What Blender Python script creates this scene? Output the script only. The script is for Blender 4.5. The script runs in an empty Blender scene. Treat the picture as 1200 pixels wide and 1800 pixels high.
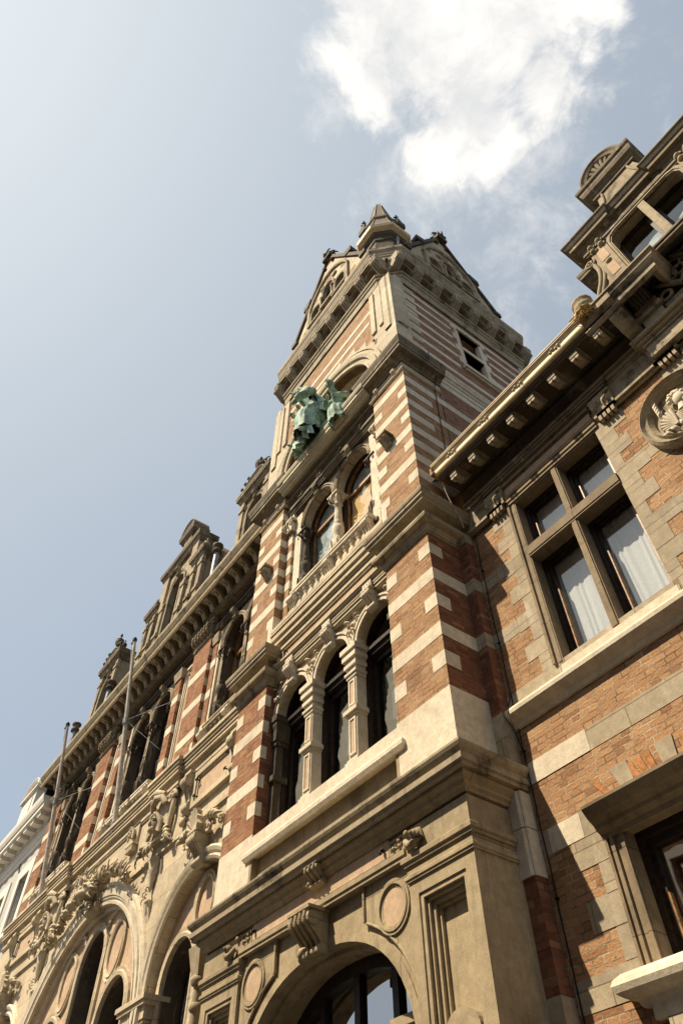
import bpy, bmesh, math, random
from mathutils import Vector, noise
random.seed(7)
PI = math.pi
S = bpy.context.scene
COL = S.collection
# ------------------------------------------------------------------ camera
def cam_setup():
    f, pitch, yaw, roll = 1.23686956, 0.88778611, -0.94356784, -0.00418758
    cy, sy, cp, sp = math.cos(yaw), math.sin(yaw), math.cos(pitch), math.sin(pitch)
    fw = Vector((sy*cp, cy*cp, sp)); r = Vector((cy, -sy, 0)); u = r.cross(fw)
    cr, sr = math.cos(roll), math.sin(roll)
    r2 = cr*r + sr*u; u2 = -sr*r + cr*u
    cd = bpy.data.cameras.new('camera'); c = bpy.data.objects.new('camera', cd); COL.objects.link(c)
    m = c.matrix_world.copy()
    for i in range(3):
        m[i][0] = r2[i]; m[i][1] = u2[i]; m[i][2] = -fw[i]
    m[0][3], m[1][3], m[2][3] = 0, 0, 1.65
    c.matrix_world = m
    cd.sensor_fit = 'VERTICAL'; cd.sensor_height = 36; cd.lens = f*1000/1800*36
    cd.clip_start = .05; cd.clip_end = 3000
    S.camera = c
    return r2, u2, fw
CR, CU, CF = cam_setup()
def px_dir(x, y):
    return (CR*((x-600)/1236.87) - CU*((y-900)/1236.87) + CF).normalized()
# ------------------------------------------------------------------ light
SUN_TRAVEL = Vector((0.42, 1.0, -1.59)).normalized()
sun_pos = -SUN_TRAVEL
SUN_EL = math.asin(sun_pos.z); SUN_AZ = math.atan2(sun_pos.x, sun_pos.y)
sl = bpy.data.lights.new('sun', 'SUN'); so = bpy.data.objects.new('sun', sl); COL.objects.link(so)
sl.energy = 5.0; sl.angle = math.radians(0.55); sl.color = (1.0, 0.855, 0.645)
so.rotation_euler = SUN_TRAVEL.to_track_quat('-Z', 'Y').to_euler()
so.location = (0, -20, 40)
S.view_settings.view_transform = 'Standard'; S.view_settings.look = 'None'
S.cycles.diffuse_bounces = 2; S.view_settings.gamma = 1; S.view_settings.exposure = 0.72
# ------------------------------------------------------------------ node helper
class NT:
    def __init__(s, nt): s.nt = nt; s.n = nt.nodes; s.l = nt.links
    def add(s, t, **k):
        n = s.n.new(t)
        for a, b in k.items(): setattr(n, a, b)
        return n
    def put(s, sock, v):
        if hasattr(v, 'default_value') and hasattr(v, 'links'): s.l.new(v, sock)
        else: sock.default_value = v
    def math(s, op, a, b=None, c=None, clamp=False):
        n = s.add('ShaderNodeMath', operation=op, use_clamp=clamp)
        for i, v in enumerate((a, b, c)):
            if v is not None: s.put(n.inputs[i], v)
        return n.outputs[0]
    def mix(s, fac, a, b, mode='MIX'):
        n = s.add('ShaderNodeMix', data_type='RGBA', blend_type=mode)
        s.put(n.inputs[0], fac); s.put(n.inputs[6], a); s.put(n.inputs[7], b)
        return n.outputs[2]
    def rng(s, v, a, b, c=0, d=1, smooth=True):
        n = s.add('ShaderNodeMapRange', interpolation_type='SMOOTHSTEP' if smooth else 'LINEAR')
        for i, q in enumerate((v, a, b, c, d)): s.put(n.inputs[i], q)
        return n.outputs[0]
    def noise(s, vec, scale, detail=4, rough=.55, dist=0):
        n = s.add('ShaderNodeTexNoise'); s.put(n.inputs['Vector'], vec)
        n.inputs['Scale'].default_value = scale; n.inputs['Detail'].default_value = detail
        n.inputs['Roughness'].default_value = rough; n.inputs['Distortion'].default_value = dist
        return n.outputs[0]
    def vmul(s, v, k):
        n = s.add('ShaderNodeVectorMath', operation='MULTIPLY'); s.put(n.inputs[0], v); n.inputs[1].default_value = k
        return n.outputs[0]
    def dot(s, v, k):
        n = s.add('ShaderNodeVectorMath', operation='DOT_PRODUCT'); s.put(n.inputs[0], v); n.inputs[1].default_value = k
        return n.outputs['Value']
# ------------------------------------------------------------------ world
def world():
    w = bpy.data.worlds.new('World'); S.world = w; w.use_nodes = True
    t = NT(w.node_tree); t.n.clear()
    out = t.add('ShaderNodeOutputWorld'); bg = t.add('ShaderNodeBackground')
    sky = t.add('ShaderNodeTexSky', sky_type='NISHITA', sun_disc=False)
    sky.sun_elevation = SUN_EL; sky.sun_rotation = SUN_AZ
    sky.air_density = 1.0; sky.dust_density = 2.2; sky.ozone_density = 1.0
    tc = t.add('ShaderNodeTexCoord'); d = tc.outputs['Generated']
    c0 = px_dir(820, 130)
    e1 = (CR - c0*CR.dot(c0)).normalized(); e2 = c0.cross(e1)
    if e2.dot(CU) < 0: e2 = -e2
    den = t.math('MAXIMUM', t.dot(d, c0), 0.05)
    U = t.math('DIVIDE', t.dot(d, e1), den); V = t.math('DIVIDE', t.dot(d, e2), den)
    cmb = t.add('ShaderNodeCombineXYZ'); t.l.new(U, cmb.inputs[0]); t.l.new(V, cmb.inputs[1])
    P = cmb.outputs[0]
    warp = t.add('ShaderNodeTexNoise'); t.l.new(P, warp.inputs['Vector'])
    warp.inputs['Scale'].default_value = 5; warp.inputs['Detail'].default_value = 3
    wv = t.add('ShaderNodeVectorMath', operation='MULTIPLY_ADD')
    t.l.new(warp.outputs['Color'], wv.inputs[0]); wv.inputs[1].default_value = (.12, .12, 0); t.l.new(P, wv.inputs[2])
    PW = wv.outputs[0]
    def blob(x, y, rx, ry, w):
        dd = px_dir(x, y); k = dd.dot(c0); uu = dd.dot(e1)/k; vv = dd.dot(e2)/k
        a = t.math('DIVIDE', t.math('SUBTRACT', U, uu), rx/1237); b = t.math('DIVIDE', t.math('SUBTRACT', V, vv), ry/1237)
        r = t.math('SQRT', t.math('ADD', t.math('MULTIPLY', a, a), t.math('MULTIPLY', b, b)))
        return t.math('MULTIPLY', t.math('SUBTRACT', 1.0, r), w)
    m = None
    for bl in ((665, 0, 100, 160, 1.2), (740, 60, 120, 150, 1.3), (850, 30, 200, 185, 1.3), (825, 190, 115, 125, 1.2), (665, 130, 60, 100, 1.0), (960, 130, 95, 100, 1.0)):
        v = blob(*bl); m = v if m is None else t.math('MAXIMUM', m, v)
    n1 = t.noise(PW, 5.5, 9, .62)
    dens = t.math('ADD', t.math('MULTIPLY', t.math('MAXIMUM', m, -.9), 1.0), t.math('MULTIPLY', t.math('SUBTRACT', n1, .5), 3.2))
    core = t.rng(dens, 0.0, .6)
    w_ = None
    for bl in ((900, 480, 170, 120, 1.0), (780, 330, 280, 140, 1.0), (980, 360, 130, 190, .9), (600, 200, 110, 130, .8), (1110, 130, 120, 90, .7), (890, 590, 170, 80, .7), (1180, 220, 60, 60, .7)):
        v = blob(*bl); w_ = v if w_ is None else t.math('MAXIMUM', w_, v)
    n2 = t.noise(PW, 9, 9, .68)
    wd = t.math('ADD', t.math('MAXIMUM', w_, -.7), t.math('MULTIPLY', t.math('SUBTRACT', n2, .55), 5.0))
    wis = t.math('MULTIPLY', t.rng(wd, 0.0, 1.7), .55)
    cl = t.math('MAXIMUM', core, wis)
    # thin high haze, paler towards the sun, slightly bluer away from it
    sd = t.math('MAXIMUM', t.dot(d, tuple(sun_pos)), 0)
    hz = t.math('ADD', .46, t.math('MULTIPLY', t.math('POWER', sd, 2.0), .50))
    hz = t.math('ADD', hz, t.math('MULTIPLY', t.math('SUBTRACT', t.noise(P, 1.7, 4), .5), .12), clamp=True)
    glow = t.math('MULTIPLY', t.math('POWER', sd, 6.0), 1.5)
    hcol = t.add('ShaderNodeCombineColor')
    for i, base in enumerate((3.7, 4.12, 4.38)): t.l.new(t.math('ADD', glow, base), hcol.inputs[i])
    c1 = t.mix(hz, sky.outputs[0], hcol.outputs[0])
    shade = t.rng(t.noise(PW, 5.5, 8, .62), .36, .58)
    ccol = t.mix(shade, (5.2, 5.25, 5.3, 1), (7.3, 7.05, 6.7, 1))
    c2 = t.mix(cl, c1, ccol)
    t.l.new(c2, bg.inputs[0]); bg.inputs[1].default_value = 0.092
    t.l.new(bg.outputs[0], out.inputs[0])
world()
# ------------------------------------------------------------------ materials
MATS = {}
def newmat(name):
    m = bpy.data.materials.new(name); m.use_nodes = True
    t = NT(m.node_tree); b = t.n['Principled BSDF']; MATS[name] = m
    return m, t, b
def hexl(r, g, b): return (r, g, b, 1)
def uvw(t):
    tc = t.add('ShaderNodeTexCoord'); g = t.add('ShaderNodeNewGeometry')
    s = t.add('ShaderNodeSeparateXYZ'); t.l.new(tc.outputs['Object'], s.inputs[0])
    n = t.add('ShaderNodeSeparateXYZ'); t.l.new(g.outputs['True Normal'], n.inputs[0])
    ax = t.math('GREATER_THAN', t.math('ABSOLUTE', n.outputs[0]), .6)
    u = t.math('ADD', t.math('MULTIPLY', ax, s.outputs[1]), t.math('MULTIPLY', t.math('SUBTRACT', 1, ax), s.outputs[0]))
    c = t.add('ShaderNodeCombineXYZ'); t.l.new(u, c.inputs[0]); t.l.new(s.outputs[2], c.inputs[1])
    return tc.outputs['Object'], c.outputs[0], ax
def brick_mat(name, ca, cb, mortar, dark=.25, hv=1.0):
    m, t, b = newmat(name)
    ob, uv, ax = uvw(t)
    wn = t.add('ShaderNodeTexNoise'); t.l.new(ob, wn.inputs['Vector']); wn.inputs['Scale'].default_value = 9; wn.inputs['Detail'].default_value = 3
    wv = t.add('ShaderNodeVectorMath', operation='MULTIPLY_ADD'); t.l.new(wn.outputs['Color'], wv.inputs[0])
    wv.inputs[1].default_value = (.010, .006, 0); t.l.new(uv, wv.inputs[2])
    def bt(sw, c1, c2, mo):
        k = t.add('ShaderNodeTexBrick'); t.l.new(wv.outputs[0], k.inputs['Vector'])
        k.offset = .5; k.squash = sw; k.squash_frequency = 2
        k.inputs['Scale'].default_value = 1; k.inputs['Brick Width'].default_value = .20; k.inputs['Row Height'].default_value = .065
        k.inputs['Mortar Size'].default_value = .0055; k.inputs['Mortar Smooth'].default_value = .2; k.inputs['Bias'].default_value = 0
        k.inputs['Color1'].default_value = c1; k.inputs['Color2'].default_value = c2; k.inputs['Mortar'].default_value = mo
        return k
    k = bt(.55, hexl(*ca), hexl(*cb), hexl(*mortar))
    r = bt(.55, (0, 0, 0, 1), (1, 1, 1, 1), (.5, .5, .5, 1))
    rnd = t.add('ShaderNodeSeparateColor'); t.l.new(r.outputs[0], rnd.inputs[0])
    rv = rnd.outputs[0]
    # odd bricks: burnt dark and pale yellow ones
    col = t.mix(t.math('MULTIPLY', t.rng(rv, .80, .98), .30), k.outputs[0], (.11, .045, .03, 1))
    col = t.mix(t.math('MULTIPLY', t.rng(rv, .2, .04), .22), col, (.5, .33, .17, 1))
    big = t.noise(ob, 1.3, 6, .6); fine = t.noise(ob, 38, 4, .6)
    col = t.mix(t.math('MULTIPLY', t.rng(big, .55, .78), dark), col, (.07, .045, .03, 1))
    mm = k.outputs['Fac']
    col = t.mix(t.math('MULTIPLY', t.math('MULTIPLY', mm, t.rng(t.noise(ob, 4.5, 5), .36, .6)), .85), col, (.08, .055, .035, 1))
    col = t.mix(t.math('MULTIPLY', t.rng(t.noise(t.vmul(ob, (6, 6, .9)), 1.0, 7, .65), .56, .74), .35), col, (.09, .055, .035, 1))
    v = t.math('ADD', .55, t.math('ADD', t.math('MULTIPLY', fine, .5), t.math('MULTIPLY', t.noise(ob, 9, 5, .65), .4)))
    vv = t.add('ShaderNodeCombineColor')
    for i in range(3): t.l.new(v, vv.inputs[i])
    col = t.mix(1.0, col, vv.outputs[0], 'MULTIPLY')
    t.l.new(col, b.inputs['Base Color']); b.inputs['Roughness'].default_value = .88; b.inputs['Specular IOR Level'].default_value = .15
    h = t.math('ADD', t.math('MULTIPLY', t.math('SUBTRACT', 1, mm), 1.0), t.math('MULTIPLY', fine, .45))
    h = t.math('ADD', h, t.math('MULTIPLY', rv, .5))
    bp = t.add('ShaderNodeBump'); bp.inputs['Strength'].default_value = 1.0; bp.inputs['Distance'].default_value = .022
    t.l.new(h, bp.inputs['Height']); t.l.new(bp.outputs[0], b.inputs['Normal'])
    return m
def stone_mat(name, base, stain, amt=.5, joints=None, fine_s=60, bump=.35, streak=.5, light=None):
    m, t, b = newmat(name)
    ob, uv, ax = uvw(t)
    n1 = t.noise(ob, 2.2, 7, .62); n2 = t.noise(ob, fine_s, 4, .6)
    st = t.noise(t.vmul(ob, (7, 7, .8)), 1.0, 8, .7)
    pt = t.noise(ob, 11, 6, .7)
    col = t.mix(t.rng(pt, .3, .72), tuple(c*.80 for c in base)+(1,), tuple(min(1, c*1.12) for c in base)+(1,))
    col = t.mix(t.math('MULTIPLY', t.rng(t.noise(ob, .8, 5, .6), .45, .62), .28), col, tuple(base[i]*(.55, .5, .45)[i] for i in range(3))+(1,))
    f = t.math('MULTIPLY', t.rng(t.math('ADD', n1, t.math('MULTIPLY', t.math('SUBTRACT', pt, .5), .35)), .50, .74), amt)
    col = t.mix(f, col, hexl(*stain))
    f2 = t.math('MULTIPLY', t.rng(st, .52, .75), streak)
    col = t.mix(f2, col, hexl(*stain))
    if light:
        f3 = t.math('MULTIPLY', t.rng(t.noise(t.vmul(ob, (4, 4, 1.2)), 1.0, 6, .65), .55, .68), .7)
        col = t.mix(f3, col, hexl(*light))
    h = t.math('ADD', t.math('MULTIPLY', n2, .6), pt)
    if joints:
        k = t.add('ShaderNodeTexBrick'); t.l.new(uv, k.inputs['Vector']); k.offset = .5
        k.inputs['Scale'].default_value = 1; k.inputs['Brick Width'].default_value = joints[0]; k.inputs['Row Height'].default_value = joints[1]
        k.inputs['Mortar Size'].default_value = .006; k.inputs['Mortar Smooth'].default_value = .3
        k.inputs['Color1'].default_value = (.85, .85, .85, 1); k.inputs['Color2'].default_value = (1.08, 1.06, 1.03, 1); k.inputs['Mortar'].default_value = (.45, .4, .35, 1)
        col = t.mix(.8, col, k.outputs[0], 'MULTIPLY')
        h = t.math('SUBTRACT', h, t.math('MULTIPLY', k.outputs['Fac'], 1.2))
    v = t.math('ADD', .8, t.math('MULTIPLY', n2, .4))
    vv = t.add('ShaderNodeCombineColor')
    for i in range(3): t.l.new(v, vv.inputs[i])
    col = t.mix(1.0, col, vv.outputs[0], 'MULTIPLY')
    t.l.new(col, b.inputs['Base Color']); b.inputs['Roughness'].default_value = .85; b.inputs['Specular IOR Level'].default_value = .2
    bp = t.add('ShaderNodeBump'); bp.inputs['Strength'].default_value = bump; bp.inputs['Distance'].default_value = .01
    t.l.new(h, bp.inputs['Height']); t.l.new(bp.outputs[0], b.inputs['Normal'])
    return m
def plain_mat(name, base, rough=.6, metal=0, var=.25, scale=14, second=None, bump=.15, spec=.3):
    m, t, b = newmat(name)
    tc = t.add('ShaderNodeTexCoord'); ob = tc.outputs['Object']
    n = t.noise(ob, scale, 6, .62)
    sec = second or tuple(c*(1-var*1.6) for c in base)
    col = t.mix(t.rng(n, .38, .66), hexl(*base), hexl(*sec))
    t.l.new(col, b.inputs['Base Color']); b.inputs['Roughness'].default_value = rough; b.inputs['Metallic'].default_value = metal
    b.inputs['Specular IOR Level'].default_value = spec
    bp = t.add('ShaderNodeBump'); bp.inputs['Strength'].default_value = bump; bp.inputs['Distance'].default_value = .01
    t.l.new(n, bp.inputs['Height']); t.l.new(bp.outputs[0], b.inputs['Normal'])
    return m
BRICK = brick_mat('tan_brick', (.40, .228, .115), (.325, .172, .085), (.50, .41, .28), .35)
BRICKO = plain_mat('orange_gauged_brick', (.47, .21, .075), .85, var=.3, scale=16)
BRICKD = brick_mat('dark_shade_brick', (.27, .112, .06), (.18, .07, .042), (.20, .15, .10), .5)  # darkened copy of the brick; shade on flanks and nib put into colour
BRICKF = brick_mat('shaded_flank_brick', (.35, .185, .105), (.25, .12, .068), (.34, .27, .19), .4)  # duller copy of the tan brick, with the flank's shade in its colour
BRICKR = brick_mat('red_brick', (.35, .165, .08), (.25, .105, .055), (.42, .33, .22), .35)
WHITE = stone_mat('white_limestone', (.68, .60, .46), (.24, .18, .12), .4, streak=.3)
FRAME = stone_mat('brown_frame_stone', (.27, .21, .135), (.07, .05, .033), .6, streak=.5, joints=(2.2, .62))
PALE = stone_mat('pale_ashlar', (.56, .47, .33), (.20, .15, .09), .4, streak=.3, joints=(1.15, .46))
CARVE = stone_mat('carved_limestone', (.54, .455, .32), (.07, .052, .035), .5, streak=.4, fine_s=35, bump=.5)
SMOOTH = stone_mat('smooth_ashlar', (.58, .50, .36), (.24, .18, .11), .35, streak=.25, joints=(.62, .33))
MOULD = stone_mat('weathered_moulding', (.37, .305, .205), (.035, .026, .018), .95, streak=.85)
SOOTSHADE = stone_mat('soot_shade_cornice_stone', (.21, .17, .115), (.025, .019, .014), .9, streak=.8, light=(.44, .37, .27))  # real soot plus a darker base that imitates deep cornice shade
PORTAL = stone_mat('portal_stone', (.39, .315, .20), (.09, .065, .04), .6, streak=.55, joints=(2.6, 1.55))
DARKST = stone_mat('soot_shade_stone', (.10, .078, .054), (.022, .018, .014), .8, streak=.6, light=(.28, .23, .16))  # soot streaks on a base darkened to imitate recess and soffit shade
GREYST = stone_mat('weathered_sandstone', (.41, .345, .245), (.17, .135, .09), .45, streak=.3, joints=(.9, .32), light=(.54, .48, .38))
GRANITE = stone_mat('pink_granite', (.52, .375, .25), (.30, .20, .13), .5, streak=.3, fine_s=110, bump=.15)
WOOD = plain_mat('dark_window_wood', (.035, .022, .014), .5, var=.4, scale=20)
WOODT = plain_mat('varnished_wood', (.36, .19, .075), .45, var=.4, scale=18)
IRON = plain_mat('black_iron', (.02, .018, .016), .5, .4)
SPIRE = stone_mat('spire_tiles', (.24, .20, .15), (.08, .065, .05), .5, joints=(.25, .16))
SLATE = plain_mat('roof_slate', (.075, .07, .068), .6, var=.4, scale=9)
LEAD = plain_mat('zinc_sheet', (.34, .35, .36), .45, .6, var=.3, scale=6)
GUTTER = plain_mat('cream_painted_gutter', (.74, .60, .37), .6, var=.2, scale=9, second=(.62, .46, .24))
RUST = plain_mat('rusty_trim', (.40, .2, .07), .8, var=.5, scale=22)
BRONZE = plain_mat('verdigris_bronze', (.38, .52, .41), .75, .0, scale=5, second=(.12, .175, .14), bump=.3)
GREENST = stone_mat('copper_stained_stone', (.56, .49, .35), (.17, .25, .17), .6, streak=.4)
WPAINT = plain_mat('white_render', (.76, .71, .62), .75, var=.05, scale=5, bump=.05)
GPAINT = plain_mat('grey_render', (.50, .485, .45), .8, var=.1, scale=8, bump=.1)
POLE = plain_mat('weathered_white_pole', (.56, .5, .42), .5, var=.25, scale=6)
CURT = plain_mat('white_net_curtain', (.66, .655, .63), .9, var=.06, scale=30, bump=.02)
YBOARD = plain_mat('golden_blind', (.86, .58, .22), .7, var=.12, scale=9, second=(.75, .42, .12))
FILM = plain_mat('milky_window_film', (.50, .55, .53), .6, var=.3, scale=7)
STRAW = plain_mat('straw', (.62, .43, .17), .9, var=.3, scale=40)
DARKIN = plain_mat('dark_interior', (.02, .017, .014), .9, var=.2)
ASPH = stone_mat('asphalt', (.055, .053, .05), (.03, .03, .03), .5, streak=0)
PAVE = stone_mat('paving_slab', (.20, .185, .165), (.13, .12, .105), .5, streak=0, joints=(.3, .3))
def glass_mat(name, tint, refl):
    m, t, b = newmat(name); t.n.remove(b)
    out = t.n['Material Output']
    tr = t.add('ShaderNodeBsdfTransparent'); tr.inputs[0].default_value = tint
    gl = t.add('ShaderNodeBsdfGlossy'); gl.inputs['Roughness'].default_value = .012; gl.inputs[0].default_value = (1, 1, 1, 1)
    ge = t.add('ShaderNodeNewGeometry'); dp = t.add('ShaderNodeVectorMath', operation='DOT_PRODUCT'); t.l.new(ge.outputs['Normal'], dp.inputs[0]); t.l.new(ge.outputs['Incoming'], dp.inputs[1])
    frs = t.math('ADD', .045, t.math('MULTIPLY', t.math('POWER', t.math('SUBTRACT', 1, t.math('ABSOLUTE', dp.outputs['Value'])), 5.0), .95))
    tc = t.add('ShaderNodeTexCoord')
    bp = t.add('ShaderNodeBump'); bp.inputs['Strength'].default_value = .04; bp.inputs['Distance'].default_value = .02
    t.l.new(t.noise(tc.outputs['Object'], 2.2, 2), bp.inputs['Height']); t.l.new(bp.outputs[0], gl.inputs['Normal'])
    mx = t.add('ShaderNodeMixShader')
    t.l.new(t.math('ADD', t.math('MULTIPLY', frs, 1.0), refl, clamp=True), mx.inputs[0])
    t.l.new(tr.outputs[0], mx.inputs[1]); t.l.new(gl.outputs[0], mx.inputs[2]); t.l.new(mx.outputs[0], out.inputs[0])
    return m
GLASS = glass_mat('window_glass', (.86, .89, .9, 1), .10)
GLASSD = glass_mat('dark_window_glass', (.55, .55, .55, 1), .40)
GLASSL = glass_mat('grimy_glass', (.6, .61, .6, 1), .03)
# ------------------------------------------------------------------ mesh builder
BASE = {}
class MB:
    def __init__(s): s.v = []; s.f = []; s.sm = []
    def add(s, vs, fs, sm=False):
        n = len(s.v); s.v += [tuple(v) for v in vs]
        for f in fs: s.f.append([i+n for i in f]); s.sm.append(sm)
        return s
    def box(s, x0, x1, y0, y1, z0, z1):
        v = [(x, y, z) for z in (z0, z1) for y in (y0, y1) for x in (x0, x1)]
        return s.add(v, [(0, 2, 3, 1), (4, 5, 7, 6), (0, 1, 5, 4), (2, 6, 7, 3), (0, 4, 6, 2), (1, 3, 7, 5)])
    def ext(s, pts, fn, a, b, sm=False, caps=True):
        n = len(pts); v = [fn(p, a) for p in pts]+[fn(p, b) for p in pts]
        s.add(v, [(i, (i+1) % n, n+(i+1) % n, n+i) for i in range(n)], sm)
        if caps: s.add(v, [tuple(range(n)), tuple(range(2*n-1, n-1, -1))])
        return s
    def py(s, pts, y0, y1, sm=False): return s.ext(pts, lambda p, t: (p[0], t, p[1]), y0, y1, sm)
    def pxx(s, pts, x0, x1, sm=False): return s.ext(pts, lambda p, t: (t, p[0], p[1]), x0, x1, sm)
    def pz(s, pts, z0, z1, sm=False): return s.ext(pts, lambda p, t: (p[0], p[1], t), z0, z1, sm)
    def mould(s, path, prof, closed=False):
        n = len(path); ms = []
        def nrm(a, b):
            dx, dy = b[0]-a[0], b[1]-a[1]; l = math.hypot(dx, dy); return (dy/l, -dx/l)
        for i in range(n):
            ns = []
            if i > 0 or closed: ns.append(nrm(path[i-1], path[i]))
            if i < n-1 or closed: ns.append(nrm(path[i], path[(i+1) % n]))
            if len(ns) == 1: ms.append(ns[0])
            else:
                k = 1+ns[0][0]*ns[1][0]+ns[0][1]*ns[1][1]; ms.append(((ns[0][0]+ns[1][0])/k, (ns[0][1]+ns[1][1])/k))
        v = [(path[i][0]+o*ms[i][0], path[i][1]+o*ms[i][1], z) for i in range(n) for o, z in prof]
        m = len(prof); f = []
        for i in range(n if closed else n-1):
            j = (i+1) % n
            for k in range(m-1): f.append((i*m+k, j*m+k, j*m+k+1, i*m+k+1))
        s.add(v, f)
        if not closed:
            for i in (0, n-1):
                s.add([v[i*m+k] for k in range(m)], [tuple(range(m))])
        return s
    def sweep(s, pts, nrms, prof, sm=True):   # curve in xz plane, profile (dr,y)
        m = len(prof); v = [(p[0]+q[0]*d, y, p[1]+q[1]*d) for p, q in zip(pts, nrms) for d, y in prof]
        f = [(i*m+k, (i+1)*m+k, (i+1)*m+k+1, i*m+k+1) for i in range(len(pts)-1) for k in range(m-1)]
        s.add(v, f, False)
        for i in (0, len(pts)-1): s.add([v[i*m+k] for k in range(m)], [tuple(range(m))])
        return s
    def arch(s, cx, zs, a, b, prof, n=2, N=20, leg=None, t0=0, t1=1):
        pts, nr = curve(cx, zs, a, b, n, N, t0, t1)
        if leg is not None:
            pts = [(cx+a, leg)]+pts+[(cx-a, leg)]; nr = [(1, 0)]+nr+[(-1, 0)]
        return s.sweep(pts, nr, prof)
    def lathe(s, cx, cy, prof, n=14, sm=True, ang=0):
        m = len(prof); v = [(cx+r*math.cos(ang+2*PI*i/n), cy+r*math.sin(ang+2*PI*i/n), z) for i in range(n) for r, z in prof]
        f = [(i*m+k, ((i+1) % n)*m+k, ((i+1) % n)*m+k+1, i*m+k+1) for i in range(n) for k in range(m-1)]
        s.add(v, f, sm)
        s.add([v[i*m+m-1] for i in range(n)], [tuple(range(n))]); s.add([v[i*m] for i in range(n)], [tuple(range(n))])
        return s
    def tube(s, pts, r, n=7, sm=True):
        pts = [Vector(p) for p in pts]; rr = r if isinstance(r, (list, tuple)) else [r]*len(pts)
        v = []; up = Vector((.31, .2, .93))
        for i, p in enumerate(pts):
            t = (pts[min(i+1, len(pts)-1)]-pts[max(i-1, 0)]).normalized()
            a = t.cross(up)
            if a.length < .05: a = t.cross(Vector((1, 0, 0)))
            a.normalize(); b = t.cross(a)
            for k in range(n):
                q = 2*PI*k/n; v.append(p+(a*math.cos(q)+b*math.sin(q))*rr[i])
        f = [(i*n+k, i*n+(k+1) % n, (i+1)*n+(k+1) % n, (i+1)*n+k) for i in range(len(pts)-1) for k in range(n)]
        s.add(v, f, sm); s.add(v, [tuple(range(n)), tuple(range(len(v)-n, len(v)))])
        return s
    def ball(s, c, r, n=10, rough=0, seed=0):
        if not isinstance(r, (tuple, list)): r = (r, r, r)
        v = []; m = n//2+1
        for j in range(m+1):
            th = PI*j/m
            for i in range(n):
                ph = 2*PI*i/n; d = Vector((math.sin(th)*math.cos(ph), math.sin(th)*math.sin(ph), math.cos(th)))
                k = 1+(rough*noise.noise(d*2.3+Vector((seed, seed*.7, 0))) if rough else 0)
                v.append((c[0]+r[0]*d.x*k, c[1]+r[1]*d.y*k, c[2]+r[2]*d.z*k))
        f = [(j*n+i, j*n+(i+1) % n, (j+1)*n+(i+1) % n, (j+1)*n+i) for j in range(m) for i in range(n)]
        return s.add(v, f, True)
    def spiral(s, cx, y, cz, r, turns=1.6, sgn=1, th=None, a0=0, n=22):
        th = th or r*.22; pts = []; rr = []
        for i in range(n+1):
            q = i/n; a = a0+sgn*turns*2*PI*q; k = r*(1-.85*q)
            pts.append((cx+k*math.cos(a), y-.25*r*q, cz+k*math.sin(a))); rr.append(th*(1-.45*q))
        return s.tube(pts, rr, 6)
    def leaf(s, p, d, L, W, up=(0, -1, 0), curl=.35):
        p = Vector(p); d = Vector(d).normalized(); u = Vector(up); w = d.cross(u)
        if w.length < .05: w = Vector((1, 0, 0))
        w.normalize(); u = w.cross(d).normalized()
        if u.y > 0: u = -u
        v = []; K = 5
        for i in range(K+1):
            q = i/K; wd = W*math.sin(PI*min(1, q*.92+.06))*(1 if i % 2 else .78)
            c = p+d*L*q+u*(math.sin(q*PI)*L*curl)
            v += [c-w*wd, c+u*W*.45, c+w*wd, c-u*W*.2]
        f = [(i*4+k, i*4+(k+1) % 4, i*4+4+(k+1) % 4, i*4+4+k) for i in range(K) for k in range(4)]
        return s.add(v, f, True)
    def wall(s, fn, outline, holes, d0, d1, side=True):
        bm = bmesh.new(); es = []
        for lp in [outline]+holes:
            vs = [bm.verts.new((p[0], p[1], 0)) for p in lp]
            es += [bm.edges.new((vs[i], vs[(i+1) % len(vs)])) for i in range(len(vs))]
        bmesh.ops.triangle_fill(bm, use_beauty=True, use_dissolve=False, edges=es, normal=(0, 0, 1))
        bm.verts.index_update()
        s.add([fn((v.co.x, v.co.y), d0) for v in bm.verts], [[v.index for v in f.verts] for f in bm.faces])
        bm.free()
        for i, lp in enumerate([outline]+holes):
            if i == 0 and not side: continue
            n = len(lp); v = [fn(p, d0) for p in lp]+[fn(p, d1) for p in lp]
            s.add(v, [(k, (k+1) % n, n+(k+1) % n, n+k) for k in range(n)])
        return s
    def wy(s, outline, holes, y0, y1, side=True): return s.wall(lambda p, t: (p[0], t, p[1]), outline, holes, y0, y1, side)
    def wx(s, outline, holes, x0, x1, side=True): return s.wall(lambda p, t: (t, p[0], p[1]), outline, holes, x0, x1, side)
    def build(s, name, mat, parent=None, label=None):
        b = BASE.get(parent.name, Vector((0, 0, 0))) if parent else Vector((0, 0, 0))
        me = bpy.data.meshes.new(name)
        me.from_pydata([(v[0]-b.x, v[1]-b.y, v[2]-b.z) for v in s.v], [], s.f)
        me.polygons.foreach_set('use_smooth', s.sm)
        bm = bmesh.new(); bm.from_mesh(me); bmesh.ops.recalc_face_normals(bm, faces=bm.faces); bm.to_mesh(me); bm.free()
        me.materials.append(mat); me.update()
        o = bpy.data.objects.new(name, me); COL.objects.link(o)
        if parent: o.parent = parent; BASE[o.name] = b
        if label: o['label'] = label
        return o
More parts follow.
